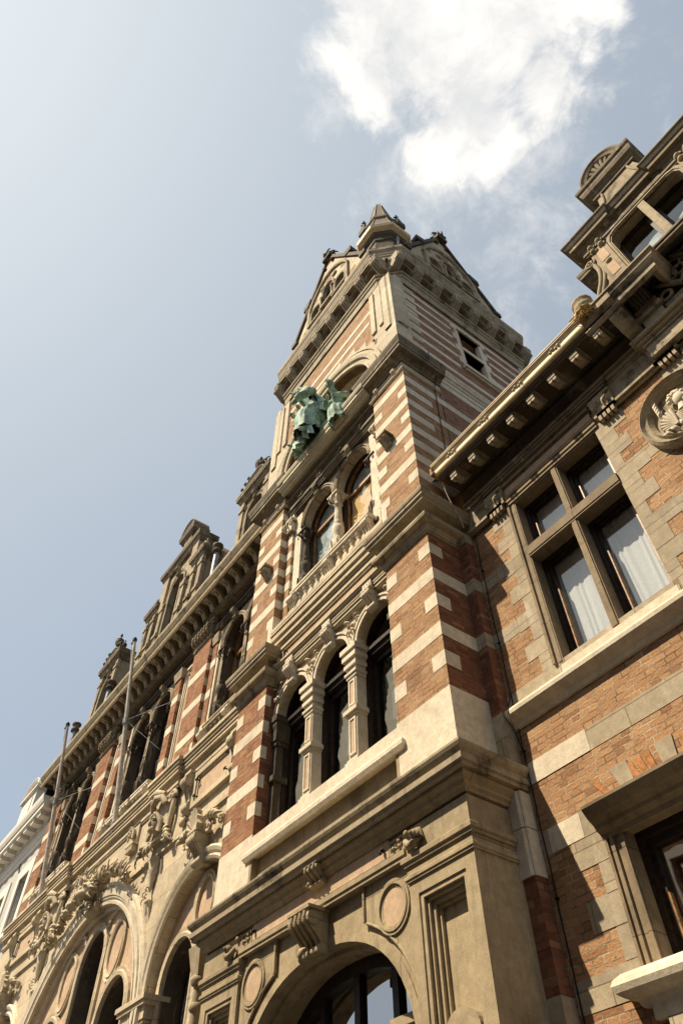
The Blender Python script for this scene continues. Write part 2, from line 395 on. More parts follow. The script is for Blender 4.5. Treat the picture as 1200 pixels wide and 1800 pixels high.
def curve(cx, zs, a, b, n=2, N=20, t0=0, t1=1):
    def P(q):
        c, s_ = math.cos(q), math.sin(q)
        return (cx+a*math.copysign(abs(c)**(2/n), c), zs+b*abs(s_)**(2/n))
    pts = []; nr = []
    for i in range(N+1):
        q = PI*(t0+(t1-t0)*i/N); p = P(q)
        x, z = (p[0]-cx)/a, max(0, (p[1]-zs)/b)
        g = (math.copysign(abs(x)**(n-1), x)/a, z**(n-1)/b); l = math.hypot(*g) or 1
        pts.append(p); nr.append((g[0]/l, g[1]/l))
    return pts, nr
def archhole(cx, z0, zs, a, b, n=2, N=18):
    return [(cx+a, z0)]+curve(cx, zs, a, b, n, N)[0]+[(cx-a, z0)]
def rect(x0, x1, z0, z1): return [(x0, z0), (x1, z0), (x1, z1), (x0, z1)]
def thing(name, label, cat, loc=(0, 0, 0), group=None):
    o = bpy.data.objects.new(name, None); COL.objects.link(o); o.location = loc; o.empty_display_size = .3
    BASE[o.name] = Vector(loc); o['label'] = label; o['category'] = cat
    if group: o['group'] = group
    return o
def tag(o, label, cat, group=None):
    o['label'] = label; o['category'] = cat
    if group: o['group'] = group
    return o
def struct(o): o['kind'] = 'structure'; return o
def rep(o, offs):
    kids = [c for c in o.children]
    for d in offs:
        c = o.copy(); COL.objects.link(c); c.location = o.location+Vector(d)
        for k in kids:
            kc = k.copy(); COL.objects.link(kc); kc.parent = c
    return o
def arcade(x0, x1, z0, z1, lights, N=18):
    '''outline of a wall strip whose lower edge is cut by arches'''
    pts = [(x0, z0)]
    for cx, zs, a, b in sorted(lights): pts += [(cx-a, z0)]+curve(cx, zs, a, b, 2, N)[0][::-1]+[(cx+a, z0)]
    return pts+[(x1, z0), (x1, z1), (x0, z1)]
def split_build(mb, name, mat, parent):
    '''one object for every piece of the builder that hangs together'''
    par = list(range(len(mb.v)))
    def fd(i):
        while par[i] != i: par[i] = par[par[i]]; i = par[i]
        return i
    for f in mb.f:
        for i in f[1:]: par[fd(i)] = fd(f[0])
    gr = {}
    for f, s_ in zip(mb.f, mb.sm): gr.setdefault(fd(f[0]), []).append((f, s_))
    out = []
    for fs in gr.values():
        ids = sorted({i for f, _ in fs for i in f}); m = {i: k for k, i in enumerate(ids)}
        o = MB(); o.v = [mb.v[i] for i in ids]; o.f = [[m[i] for i in f] for f, _ in fs]; o.sm = [s_ for _, s_ in fs]
        out.append(o.build(name, mat, parent))
    return out
def rects_band(mb, spans, z0, z1, y, d=.06):
    for a, b in spans: mb.box(a, b, y-.004, y+d, z0, z1)
# ------------------------------------------------------------------ shared ornament builders
def circ(y, z, r, n=12): return [(y+r*math.cos(2*PI*i/n), z+r*math.sin(2*PI*i/n)) for i in range(n)]
def console(mb, cx, w, yw, z0, z1, p, ribs=2):
    h = z1-z0; pts = [(yw, z1), (yw-p, z1)]
    for i in range(13):
        q = i/12; k = 1-.60*q+.16*math.sin(2*PI*q); pts.append((yw-p*k, z1-h*(.06+.86*q)))
    pts += [(yw-p*.3, z0), (yw, z0)]
    mb.pxx(pts, cx-w/2, cx+w/2)
    mb.pxx(circ(yw-p*.80, z1-.2*h, .17*h), cx-w*.56, cx+w*.56, True)
    mb.pxx(circ(yw-p*.34, z0+.14*h, .12*h), cx-w*.56, cx+w*.56, True)
    for k in range(ribs+1):
        x = cx-w*.36+w*.72*k/max(1, ribs)
        mb.tube([(x, a-.008, b) for a, b in pts[2:15]], w*.07, 5)
    mb.box(cx-w*.6, cx+w*.6, yw-p*1.08, yw, z1, z1+.08*h)
    return mb
def baluster(mb, x, y, z0, z1, r=.06):
    h = z1-z0
    P = [(r*.95, 0), (r*.95, .08), (r*.6, .1), (r*.55, .14), (r*.95, .26), (r*1.05, .36), (r*.85, .5), (r*.5, .64), (r*.42, .74), (r*.7, .78), (r*.45, .82), (r*.6, .88), (r*.95, .92), (r*.95, 1)]
    mb.lathe(x, y, [(a, z0+b*h) for a, b in P], 10)
def candelabra(mb, x, y, z0, z1, r=.11):
    h = z1-z0
    mb.box(x-r*1.25, x+r*1.25, y-r*1.25, y+r*1.25, z0, z0+.05*h); mb.box(x-r*1.05, x+r*1.05, y-r*1.05, y+r*1.05, z0+.05*h, z0+.17*h)
    mb.box(x-r*1.25, x+r*1.25, y-r*1.25, y+r*1.25, z0+.17*h, z0+.20*h)
    P = [(.9, .20), (1.0, .22), (.6, .24), (.5, .27), (.85, .30), (1.15, .36), (1.2, .42), (.8, .445), (1.0, .46), (.62, .48), (.55, .50), (.75, .53), (.9, .58), (.85, .62), (.55, .645), (.8, .66), (.5, .68), (.62, .70), (.55, .80), (.48, .88), (.7, .89), (.5, .905), (.62, .93), (.95, .965), (1.05, .985)]
    mb.lathe(x, y, [(a*r, z0+b*h) for a, b in P], 12)
    for k in range(8):
        a = 2*PI*k/8
        mb.tube([(x+math.cos(a)*r*u, y+math.sin(a)*r*u, z0+v*h) for u, v in ((.9, .3), (1.2, .37), (1.22, .42))], r*.13, 5)
        mb.leaf((x+math.cos(a)*r*.55, y+math.sin(a)*r*.55, z0+.905*h), (math.cos(a)*.5, math.sin(a)*.5, 1), .08*h, r*.28, up=(math.cos(a), math.sin(a), 0))
    mb.box(x-r*1.2, x+r*1.2, y-r*1.2, y+r*1.2, z0+.985*h, z1)
def mask(mb, cx, y, cz, w, h, seed=0, hair=True):
    """a carved female face in relief with hair, crown and side scrolls"""
    mb.ball((cx, y, cz), (w*.27, w*.26, h*.30), 14)
    mb.ball((cx, y-w*.20, cz-h*.20), (w*.16, w*.1, h*.10), 8)
    mb.ball((cx, y-w*.27, cz-h*.02), (w*.05, w*.07, h*.11), 8)
    mb.ball((cx, y-w*.24, cz-h*.145), (w*.10, w*.05, h*.022), 8)
    for s in (-1, 1):
        mb.ball((cx+s*w*.11, y-w*.225, cz+h*.06), (w*.06, w*.035, h*.03), 7)
        mb.tube([(cx+s*w*.04, y-w*.25, cz+h*.1), (cx+s*w*.12, y-w*.25, cz+h*.125), (cx+s*w*.2, y-w*.2, cz+h*.09)], w*.028, 5)
        if hair:
            for k in range(4):
                a = k*.35
                mb.tube([(cx+s*w*.05*(k+1), y-w*.2, cz+h*(.30-.02*k)), (cx+s*w*(.26+.03*k), y-w*(.18-.03*k), cz+h*(.18-.05*k)), (cx+s*w*(.31+.03*k), y-w*.1, cz-h*(.05+.04*k)), (cx+s*w*(.24+.05*k), y-w*.1, cz-h*(.28+.03*k))], w*.055, 6)
def leafrow(mb, pts, L, W, seed=1, spread=.8):
    rd = random.Random(seed)
    for p, d in pts:
        for k in range(3):
            v = Vector(d)+Vector((rd.uniform(-spread, spread), rd.uniform(-.9, -.05), rd.uniform(-spread, spread)))
            mb.leaf((p[0]+rd.uniform(-.04, .04), p[1]-rd.uniform(0, .08), p[2]+rd.uniform(-.04, .04)), v, L*rd.uniform(.7, 1.25), W*rd.uniform(.8, 1.2))
def room(mb, x0, x1, y0, y1, z0, z1):
    v = [(x0, y0, z0), (x1, y0, z0), (x1, y0, z1), (x0, y0, z1), (x0, y1, z0), (x1, y1, z0), (x1, y1, z1), (x0, y1, z1)]
    mb.add(v, [(4, 5, 6, 7), (0, 1, 5, 4), (3, 2, 6, 7), (0, 3, 7, 4), (1, 2, 6, 5)])
CYMA = lambda z0, z1, o0, o1: [(0, z0), (o0, z0), (o0, z0+.12*(z1-z0)), (o0+(o1-o0)*.25, z0+.18*(z1-z0)), (o0+(o1-o0)*.35, z0+.34*(z1-z0)), (o0+(o1-o0)*.62, z0+.46*(z1-z0)), (o0+(o1-o0)*.66, z0+.5*(z1-z0)), (o0+(o1-o0)*.86, z0+.52*(z1-z0)), (o0+(o1-o0)*.86, z0+.72*(z1-z0)), (o0+(o1-o0)*.94, z0+.76*(z1-z0)), (o1, z0+.9*(z1-z0)), (o1, z1), (0, z1+.03)]
FIL = lambda z0, z1, o: [(0, z0), (o*.6, z0), (o*.6, z0+.3*(z1-z0)), (o, z0+.4*(z1-z0)), (o, z1-.12*(z1-z0)), (o*.8, z1), (0, z1)]
def stages(*st):   # successive (z0,z1,o) steps as one profile
    p = [(0, st[0][0])]
    for a, b, o in st: p += [(o, a), (o, b)]
    return p+[(0, st[-1][1])]
# ------------------------------------------------------------------ ground
def ground():
    g = MB().box(-1200, 1200, -1200, 1200, -.3, -.004); struct(g.build('ground', ASPH))
    r = MB().box(-120, 60, -7, 2.4, -.003, 0.0); struct(r.build('road', ASPH))
    p = MB().box(-120, 60, 2.4, 4.5, -.002, .12); p.box(-120, 60, -11, -7, -.002, .12); struct(p.build('pavement', PAVE))
ground()
# ------------------------------------------------------------------ tower
TX0, TX1, TY, TYB, CX = -9.16, -4.28, 4.5, 9.38, -6.72
T = thing('brick_tower', 'tall square brick tower striped with white stone, with corbelled top and pointed turret', 'tower', (CX, TY, 0))
def mx(x): return 2*CX-x
def tower_portal():
    w = MB()
    for s in (1, -1):
        X = (lambda x: x) if s == 1 else mx
        def R(a, b, c, d):
            p = rect(a, b, c, d); return [(X(q[0]), q[1]) for q in p]
        w = MB()
        w.wy(R(-5.16, -4.28, 0, 4.56), [R(-5.04, -4.41, .9, 4.42)], 4.5, 4.67)
        x0, x1, z0, z1 = -5.04, -4.41, .9, 4.42; y = 4.515
        for k in range(4):
            d = (.045, .03, .04, .03)[k]
            w.wy(R(x0, x1, z0, z1), [R(x0+d, x1-d, z0+d, z1-d)], y, y+.03, False)
            x0 += d; x1 -= d; z0 += d; z1 -= d; y += .034
        w.box(min(X(-5.0), X(-4.45)), max(X(-5.0), X(-4.45)), y, 4.69, .9, 4.4)
        w.box(min(X(-5.16), X(-4.28)), max(X(-5.16), X(-4.28)), 4.672, 5.3, 0, 4.56)
        # rounded boss low in the panel
        b = curve(X(-4.70), 3.30, .20, .17, 2, 14)[0]
        w.py([(X(-4.70)+.20, .95)]+b+[(X(-4.70)-.20, .95)], 4.53, y)
        path = [(-5.16, 4.6), (-5.16, 4.5), (-4.28, 4.5), (-4.28, 5.12)]
        if s == -1: path = [(mx(a), b_) for a, b_ in path][::-1]
        w.mould(path, FIL(4.54, 4.60, .03)); w.mould(path, [(0, 4.6), (.008, 4.6), (.008, 4.68), (0, 4.68)]); w.mould(path, FIL(4.68, 4.77, .05))
        w.mould(path, [(0, 4.77), (.015, 4.77), (.015, 5.03), (0, 5.03)])
        w.build('portal_pier', PORTAL, T)
    e = MB()
    e.box(mx(-5.16), -5.16, 4.512, 5.0, 4.77, 5.4); e.box(TX0+.01, TX1-.01, 4.52, 5.4, 4.9, 5.44)
    pf = [(mx(-5.16), 4.512), (-5.16, 4.512)]
    e.mould(pf, [(0, 4.77), (.035, 4.77), (.035, 4.80), (.05, 4.81), (.05, 4.86), (0, 4.875)])
    full = [(TX0, 5.5), (TX0, TY), (TX1, TY), (TX1, 5.19)]
    e.mould(full, [(0, 5.06), (.03, 5.06), (.04, 5.08), (.07, 5.10), (.07, 5.13), (.12, 5.17), (.12, 5.20), (0, 5.21)])
    e.build('entablature', PORTAL, T)
    c = MB(); c.mould(full, [(0, 5.205), (.17, 5.205), (.175, 5.24), (.2, 5.25), (.2, 5.31), (.185, 5.32), (.185, 5.335), (.22, 5.37), (.235, 5.40), (.235, 5.425), (0, 5.46)])
    c.build('cornice', MOULD, T)
    g = MB().box(-8.02, -5.42, 4.488, 4.53, 4.885, 5.055); g.build('granite_frieze', GRANITE, T)
    for x in (-5.29, mx(-5.29)):
        q = MB(); q.wy(rect(x-.12, x+.12, 4.88, 5.02), [rect(x-.095, x+.095, 4.9, 5.0)], 4.485, 4.52)
        q.box(x-.1, x+.1, 4.503, 4.52, 4.89, 5.01)
        for dx, dz in ((-.045, 4.925), (.045, 4.975), (.05, 4.92)): q.ball((x+dx, 4.49, dz), (.026, .035, .026), 8)
        q.spiral(x+.02, 4.49, 4.94, .05, 1.2, 1, .009); q.build('square_panel', PORTAL, T)
        h = MB(); hx = x+(-.2 if x > CX else .2)
        h.tube([(hx, 4.5, 4.97), (hx, 4.44, 4.965), (hx, 4.425, 4.94), (hx, 4.44, 4.915)], .012, 6); h.ball((hx, 4.46, 4.968), .022, 7); h.build('iron_hook', IRON, T)
        # carved ribbon and knob beside it on the pier block
        k = MB(); sx = 1 if x > CX else -1; kx = x+sx*.27
        k.ball((kx-sx*.09, 4.47, 4.99), .035, 8); k.tube([(kx-sx*.1, 4.48, 4.84), (kx-sx*.09, 4.45, 4.9), (kx-sx*.02, 4.43, 4.83), (kx+sx*.06, 4.43, 4.83), (kx+sx*.12, 4.45, 4.88), (kx+sx*.1, 4.46, 4.95), (kx+sx*.04, 4.45, 4.96)], [.02, .03, .04, .045, .04, .03, .02], 7)
        k.ball((kx+sx*.06, 4.43, 4.91), (.045, .05, .05), 10); k.ball((kx+sx*.06, 4.385, 4.915), .022, 7); k.build('carved_knob', PORTAL, T)
    a = MB(); AX, AS, AA, AB, AN = CX, 3.17, 1.47, 1.25, 2.3
    a.wy(rect(mx(-5.16), -5.16, 0, 4.78), [archhole(AX, 0, AS, AA, AB, AN, 28)], 4.57, 5.05)
    for s in (1, -1):
        cp, cn = curve(AX, AS, AA, AB, AN, 28, 0, .34)
        off = [(p[0]+n[0]*.17, p[1]+n[1]*.17) for p, n in zip(cp, cn)]
        off = [p for p in off if p[0] < -5.17 and p[0] > -5.95]
        pts = [(-5.9, 4.775), (-5.9, off[-1][1])]+off[::-1]+[(-5.17, off[0][1]), (-5.17, 4.775)]
        if s == -1: pts = [(mx(p[0]), p[1]) for p in pts]
        a.py(pts, 4.543, 4.575)
        off2 = [((p[0] if s == 1 else mx(p[0])), p[1]) for p in off]
        a.tube([(p[0], 4.545, p[1]-.012) for p in off2], .016, 6)
        a.tube([((-5.9 if s == 1 else mx(-5.9)), 4.53, 4.775), ((-5.9 if s == 1 else mx(-5.9)), 4.53, off[-1][1])], .016, 6)
    a.build('arch_wall', PORTAL, T)
    r = MB(); r.arch(AX, AS, AA, AB, [(0, 4.58), (0, 4.555), (.09, 4.555), (.09, 4.575)], AN, 30, leg=0)
    r.arch(AX, AS, AA, AB, [(.0, 4.70), (-.04, 4.71), (-.04, 4.82), (0, 4.83)], AN, 30, leg=0); r.build('archivolt', PORTAL, T)
    k = MB(); console(k, CX, .34, 4.56, 4.33, 4.74, .26, 3)
    k.leaf((CX, 4.42, 4.42), (0, -.5, -1), .16, .07); k.build('keystone', PORTAL, T)
    for x in (-5.45, mx(-5.45)):
        m = MB(); z = 4.45; ring = [(4.52, 0), (4.495, 0)]
        for r0, r1, y in ((.245, .215, 4.525), (.215, .195, 4.515), (.195, .165, 4.535)):
            pts, nr = curve(x, z, r0, r0, 2, 14); lo = [(p[0], 2*z-p[1]) for p in pts][::-1]
            loop = pts[:-1]+lo[:-1]
            pi, _ = curve(x, z, r1, r1, 2, 14); li = [(p[0], 2*z-p[1]) for p in pi][::-1]
            m.wy(loop, [pi[:-1]+li[:-1]], y, 4.569)
        md = m.build('medallion', PORTAL, T)
        d = MB(); d.py([(x+.17*math.cos(2*PI*i/24), z+.17*math.sin(2*PI*i/24)) for i in range(24)], 4.538, 4.57); d.build('granite_disc', GRANITE, md)
    fr = MB(); fr.arch(AX, AS, AA, AB, [(.02, 5.02), (-.13, 5.02), (-.13, 5.12), (.02, 5.12)], AN, 28, leg=0)
    for x in (CX, CX+.62, CX-.62): fr.box(x-.045, x+.045, 5.04, 5.12, 0, 4.42 if x == CX else 4.28)
    wn = fr.build('portal_window', WOOD, T)
    gl = MB(); ah = archhole(AX, .1, AS, AA-.05, AB-.05, AN, 24); gl.add([(p[0], 5.09, p[1]) for p in ah], [tuple(range(len(ah)))]); gl.build('pane', GLASSD, wn)
    lg = MB(); lg.box(CX+.66, -5.25, 4.92, 5.03, 3.66, 3.74); lg.box(CX+.66, -5.25, 4.96, 5.03, 3.1, 3.66); lg.build('stone_transom', PORTAL, wn)
    rm = MB(); room(rm, mx(-5.2), -5.2, 5.14, 8.5, .05, 4.7); rm.build('interior', DARKIN, T)
tower_portal()
def cornice_corbel():
    k = MB(); console(k, CX+.12, .22, 4.49, 5.0, 5.2, .15, 2); k.ball((CX-.02, 4.46, 5.08), (.09, .06, .05), 8, .5, 2); k.build('worn_corbel', MOULD, T)
cornice_corbel()
def striped(w, x0, x1, z0, z1, y, fulls, blocks, t=.2, bw=.21, both=True, side=None):
    """stone stripes (full) and corner blocks, set a hair proud of the brick face"""
    for z in fulls: w.box(x0-.004, x1+.004, y-.004, y+.1, z-t, z)
    for z in blocks:
        w.box(x1-bw, x1+.004, y-.004, y+.1, z-t, z)
        if both: w.box(x0-.004, x0+bw, y-.004, y+.1, z-t, z)
F1, B1 = (7.16, 8.06), (6.74, 7.62, 8.53)
F2, B2 = (10.62, 11.45, 12.28, 13.10), (10.2, 11.03, 11.87, 12.69)
def tower_first_floor():
    for s in (1, -1):
        X = (lambda a, b: (a, b)) if s == 1 else (lambda a, b: (mx(b), mx(a)))
        a, b = X(-5.16, -4.28)
        w = MB(); w.box(a, b, 4.5, 4.6, 6.26, 9.3); pr = w.build('brick_pier', BRICK if s == 1 else BRICKR, T)
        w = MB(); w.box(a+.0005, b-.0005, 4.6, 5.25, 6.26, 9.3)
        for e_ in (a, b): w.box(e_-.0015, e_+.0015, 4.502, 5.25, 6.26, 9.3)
        w.build('pier_flank', BRICKD, pr)  # dark sheath on the pier sides, shade built into the colour
        w = MB(); w.box(a-.006, b+.006, 4.494, 5.2, 5.42, 6.26); striped(w, a, b, 6.26, 8.8, 4.5, F1, B1)
        sx = b if s == 1 else a
        for z in F1: w.box(sx-.1 if s == 1 else sx-.004, sx+.0055 if s == 1 else sx+.1, 4.51, 5.1, z-.2, z)
        for z in B1: w.box(sx-.1 if s == 1 else sx-.004, sx+.0055 if s == 1 else sx+.1, 4.51, 4.72, z-.2, z)
        if s == -1: w.box(b-.1, b+.005, 4.5, 4.75, 5.42, 6.26)
        w.build('stone_banding', WHITE, T)
        path = [(-5.16, 4.75), (-5.16, 4.5), (-4.28, 4.5), (-4.28, 5.42)]
        if s == -1: path = [(mx(p), q) for p, q in path][::-1]
        m = MB()
        m.mould(path, [(0, 8.72), (.02, 8.72), (.02, 8.75), (.035, 8.75), (.035, 8.79), (.06, 8.83), (.06, 8.85), (.10, 8.86), (.135, 8.88), (.145, 8.92), (.135, 8.96), (.09, 8.98), (.03, 8.99), (.03, 9.06), (0, 9.06)])
        m.mould(path, [(0, 9.06), (.02, 9.06), (.02, 9.13), (.05, 9.15), (.17, 9.17), (.175, 9.21), (.2, 9.23), (.2, 9.27), (.215, 9.29), (.225, 9.33), (.225, 9.36), (0, 9.42)])
        m.build('pier_cornice', MOULD, T)
    # sill and apron under the loggia
    w = MB(); w.box(mx(-5.16), -5.16, 4.58, 5.2, 5.4, 6.0)
    w.mould([(mx(-5.16), 4.5), (-5.16, 4.5)], [(0, 5.42), (.012, 5.42), (.012, 5.6), (-.06, 5.63)])
    for x0, x1 in ((mx(-5.16), mx(-5.22)), (-5.22, -5.16)): w.box(x0, x1, 4.496, 4.6, 5.6, 6.02)
    w.box(mx(-5.16), -5.16, 4.55, 5.1, 6.05, 6.24); w.build('sill_apron', PORTAL, T)
    w = MB(); w.mould([(mx(-5.1), 4.6), (mx(-5.1), 4.5), (-5.1, 4.5), (-5.1, 4.6)], [(0, 5.9), (.035, 5.9), (.05, 5.93), (.06, 5.95), (.06, 6.0), (.045, 6.03), (0, 6.05)])
    w.box(mx(-5.16), -5.16, 4.495, 5.1, 5.93, 6.22); w.build('window_sill', WHITE, T)
    # three arches
    Y = 4.70; cs = (-5.685, CX, mx(-5.685)); zs = 8.16
    w = MB(); w.wy(arcade(mx(-5.16), -5.16, 8.10, 9.0, [(cx, zs, .42, .43) for cx in cs]), [], Y, 4.85)
    w.build('arcade_wall', PALE, T)
    w = MB()
    for cx in cs:
        w.arch(cx, zs, .42, .43, [(0, Y+.01), (0, Y-.03), (.04, Y-.03), (.04, Y-.015), (.075, Y-.015), (.075, Y-.04), (.105, Y-.04), (.105, Y+.01)], 2, 20)
    w.build('archivolt', WHITE, T)
    for cx in cs:
        k = MB(); console(k, cx, .17, Y-.005, 8.48, 8.80, .16, 2); k.box(cx-.1, cx+.1, Y-.14, Y, 8.84, 8.96)
        for q in (-.06, 0, .06): k.box(cx+q-.018, cx+q+.018, Y-.15, Y-.1, 8.85, 8.92)
        k.build('keystone', WHITE, T)
    sp = MB()
    for cx in (CX+.5175, mx(CX+.5175), -5.26, mx(-5.26)):
        sp.lathe(cx, Y, [(.06, 0), (.06, .01)], 12) if False else None
        sp.ball((cx, Y-.005, 8.58), (.055, .03, .055), 12); sp.ball((cx, Y-.03, 8.58), (.03, .02, .03), 8)
        for a in (-.9, -.3, .3, .9): sp.leaf((cx, Y-.01, 8.50), (math.sin(a)*.8, -.1, -math.cos(a)), .15, .03)
        for a in (-1, 1): sp.leaf((cx+a*.05, Y-.01, 8.66), (a, -.1, .35), .14, .03); sp.spiral(cx+a*.1, Y-.01, 8.66, .04, 1.2, a, .01)
    sp.build('spandrel_relief', CARVE, T)
    # colonettes
    for cx in (CX+.5175, mx(CX+.5175)):
        k = MB(); x0, x1 = cx-.09, cx+.09; y0 = 4.665
        q = lambda o: [(cx-.09, 4.82), (cx-.09, y0), (cx+.09, y0), (cx+.09, 4.82)]
        k.box(x0, x1, y0, 4.83, 6.2, 8.12)
        k.mould(q(0), stages((6.2, 6.30, .075), (6.30, 6.33, .06), (6.33, 6.38, .04), (6.38, 6.42, .02)))
        k.mould(q(0), stages((7.03, 7.06, .025), (7.06, 7.12, .055), (7.12, 7.15, .03)))
        k.mould(q(0), stages((7.63, 7.68, .02), (7.68, 7.72, .04), (7.72, 7.80, .015), (7.80, 7.86, .045), (7.86, 7.93, .03), (7.93, 8.0, .065), (8.0, 8.05, .05), (8.05, 8.13, .085)))
        co = k.build('colonette', WHITE, T)
        g = MB()
        for z0, z1 in ((6.5, 6.96), (7.22, 7.56)):
            g.box(cx-.04, cx+.04, y0-.006, y0+.02, z0, z1)
        split_build(g, 'granite_inlay', GRANITE, co)
        f = MB()
        for z0, z1 in ((6.5, 6.96), (7.22, 7.56)): f.wy(rect(cx-.07, cx+.07, z0-.03, z1+.03), [rect(cx-.044, cx+.044, z0-.005, z1+.005)], y0-.018, y0)
        split_build(f, 'inlay_frame', WHITE, co)
    for s in (1, -1):
        cx = -5.21 if s == 1 else mx(-5.21)
        k = MB(); k.box(cx-.06, cx+.06, 4.70, 4.83, 6.2, 8.12); q = [(cx-.06, 4.9), (cx-.06, 4.70), (cx+.06, 4.70), (cx+.06, 4.9)]
        for st in (((6.2, 6.3, .06), (6.3, 6.38, .035)), ((7.05, 7.13, .045),), ((7.63, 7.70, .02), (7.70, 7.76, .04), (7.8, 7.88, .04), (7.95, 8.02, .06), (8.02, 8.12, .08))): k.mould(q, stages(*st))
        k.build('half_colonette', DARKST, T)
    for cx in cs:
        f = MB(); x0, x1 = cx-.42, cx+.42
        f.mould([(x0, 4.88), (x1, 4.88)], stages((8.02, 8.05, .03), (8.05, 8.10, .06), (8.10, 8.14, .04)))
        f.box(x0, x1, 4.86, 5.0, 7.98, 8.14)
        for a, b in ((x0-.09, x0+.02), (x1-.02, x1+.09)): f.box(a, b, 4.835, 5.0, 6.2, 8.0)
        for a, b in ((x0+.02, x0+.085), (x1-.085, x1-.02)): f.box(a, b, 4.925, 4.99, 6.2, 8.0)
        f.box(x0, x1, 4.93, 4.99, 7.88, 7.99); f.box(x0, x1, 4.93, 4.99, 6.2, 6.28)
        f.arch(cx, zs, .42, .43, [(.0, 4.84), (-.006, 4.845), (-.006, 5.0), (0, 5.0)], 2, 18)
        wn = f.build('loggia_window', WOOD, T)
        p = MB().add([(x0+.05, 4.965, 6.25), (x1-.05, 4.965, 6.25), (x1-.05, 4.965, 7.92), (x0+.05, 4.965, 7.92)], [(0, 1, 2, 3)]); p.build('pane', GLASSL, wn)
        # old newspaper-grey blind with a torn edge behind the glass
        rd = random.Random(int(-cx*100)); pts = [(x1-.07, 7.85)]+[(x0+.15+rd.uniform(-.025, .025)+.012*abs(k-5), 7.62-k*.13) for k in range(10)]+[(x1-.07, 6.28)]
        b = MB().add([(a, 5.0, z) for a, z in pts], [tuple(range(len(pts)))]); b.build('grey_blind', GPAINT, wn)
        ty = MB(); ty.py(curve(cx, zs-.02, .43, .45, 2, 16)[0], 5.0, 5.06)
        for k in range(5):
            a = -.30+k*.15; ty.tube([(cx+a, 4.995, 8.16), (cx+a*1.05+.03, 4.985, 8.30), (cx+a*.5, 4.99, 8.5)], .016, 5)
        ty.build('tympanum', DARKST, wn)
    rm = MB(); room(rm, mx(-5.1), -5.1, 5.08, 8, 5.5, 9.0); rm.build('interior', DARKIN, T)
    # entablature between loggia and balcony
    e = MB(); yb = 4.62; p = [(mx(-5.16), yb), (-5.16, yb)]
    e.box(mx(-5.16), -5.16, yb+.012, 5.2, 8.78, 9.86)
    e.mould(p, stages((8.80, 8.86, .0), (8.86, 8.9, .02), (8.90, 8.97, .03), (8.97, 9.0, .06), (9.0, 9.04, .08)))
    e.mould(p, stages((9.26, 9.30, .03), (9.30, 9.36, .05), (9.36, 9.40, .03), (9.40, 9.44, .07), (9.44, 9.5, .10), (9.5, 9.54, .08), (9.56, 9.68, .13), (9.68, 9.72, .15), (9.72, 9.76, .12), (9.76, 9.84, .14), (9.84, 9.87, .1)))
    e.build('balcony_cornice', PALE, T)
    g = MB().box(-7.95, -5.48, yb-.004, yb+.02, 9.06, 9.24); g.build('granite_frieze', GRANITE, T)
    for x in (-5.32, mx(-5.32)):
        o = MB(); o.ball((x, yb-.02, 9.14), (.05, .05, .075), 8, .4, 3); o.leaf((x, yb-.03, 9.2), (.7, -.3, .7), .12, .035); o.leaf((x, yb-.03, 9.08), (-.7, -.3, -.6), .12, .035)
        o.spiral(x+.06, yb-.01, 9.1, .05, 1.2, 1, .012); o.wy(rect(x-.13, x+.13, 9.05, 9.25), [rect(x-.115, x+.115, 9.065, 9.235)], yb-.03, yb); o.build('carved_panel', CARVE, T)
        h = MB(); hx = x-.22 if x > CX else x+.22; h.tube([(hx, yb, 9.2), (hx, yb-.06, 9.2), (hx, yb-.08, 9.17), (hx, yb-.06, 9.14)], .012, 6); h.build('iron_hook', IRON, T)
tower_first_floor()
def scroll_capital(mb, cx, w, y, z0, z1):
    h = z1-z0; mb.box(cx-w*.5, cx+w*.5, y-.05, y+.1, z0, z1-.3*h); mb.box(cx-w*.62, cx+w*.62, y-.085, y+.1, z1-.14*h, z1)
    for s in (-1, 1):
        mb.spiral(cx+s*w*.42, y-.055, z1-.34*h, .2*h, 1.6, s, .05*h, PI/2)
    for k in (-1, 0, 1): mb.leaf((cx+k*w*.3, y-.05, z0+.05*h), (k*.15, -.2, 1), .62*h, w*.15)
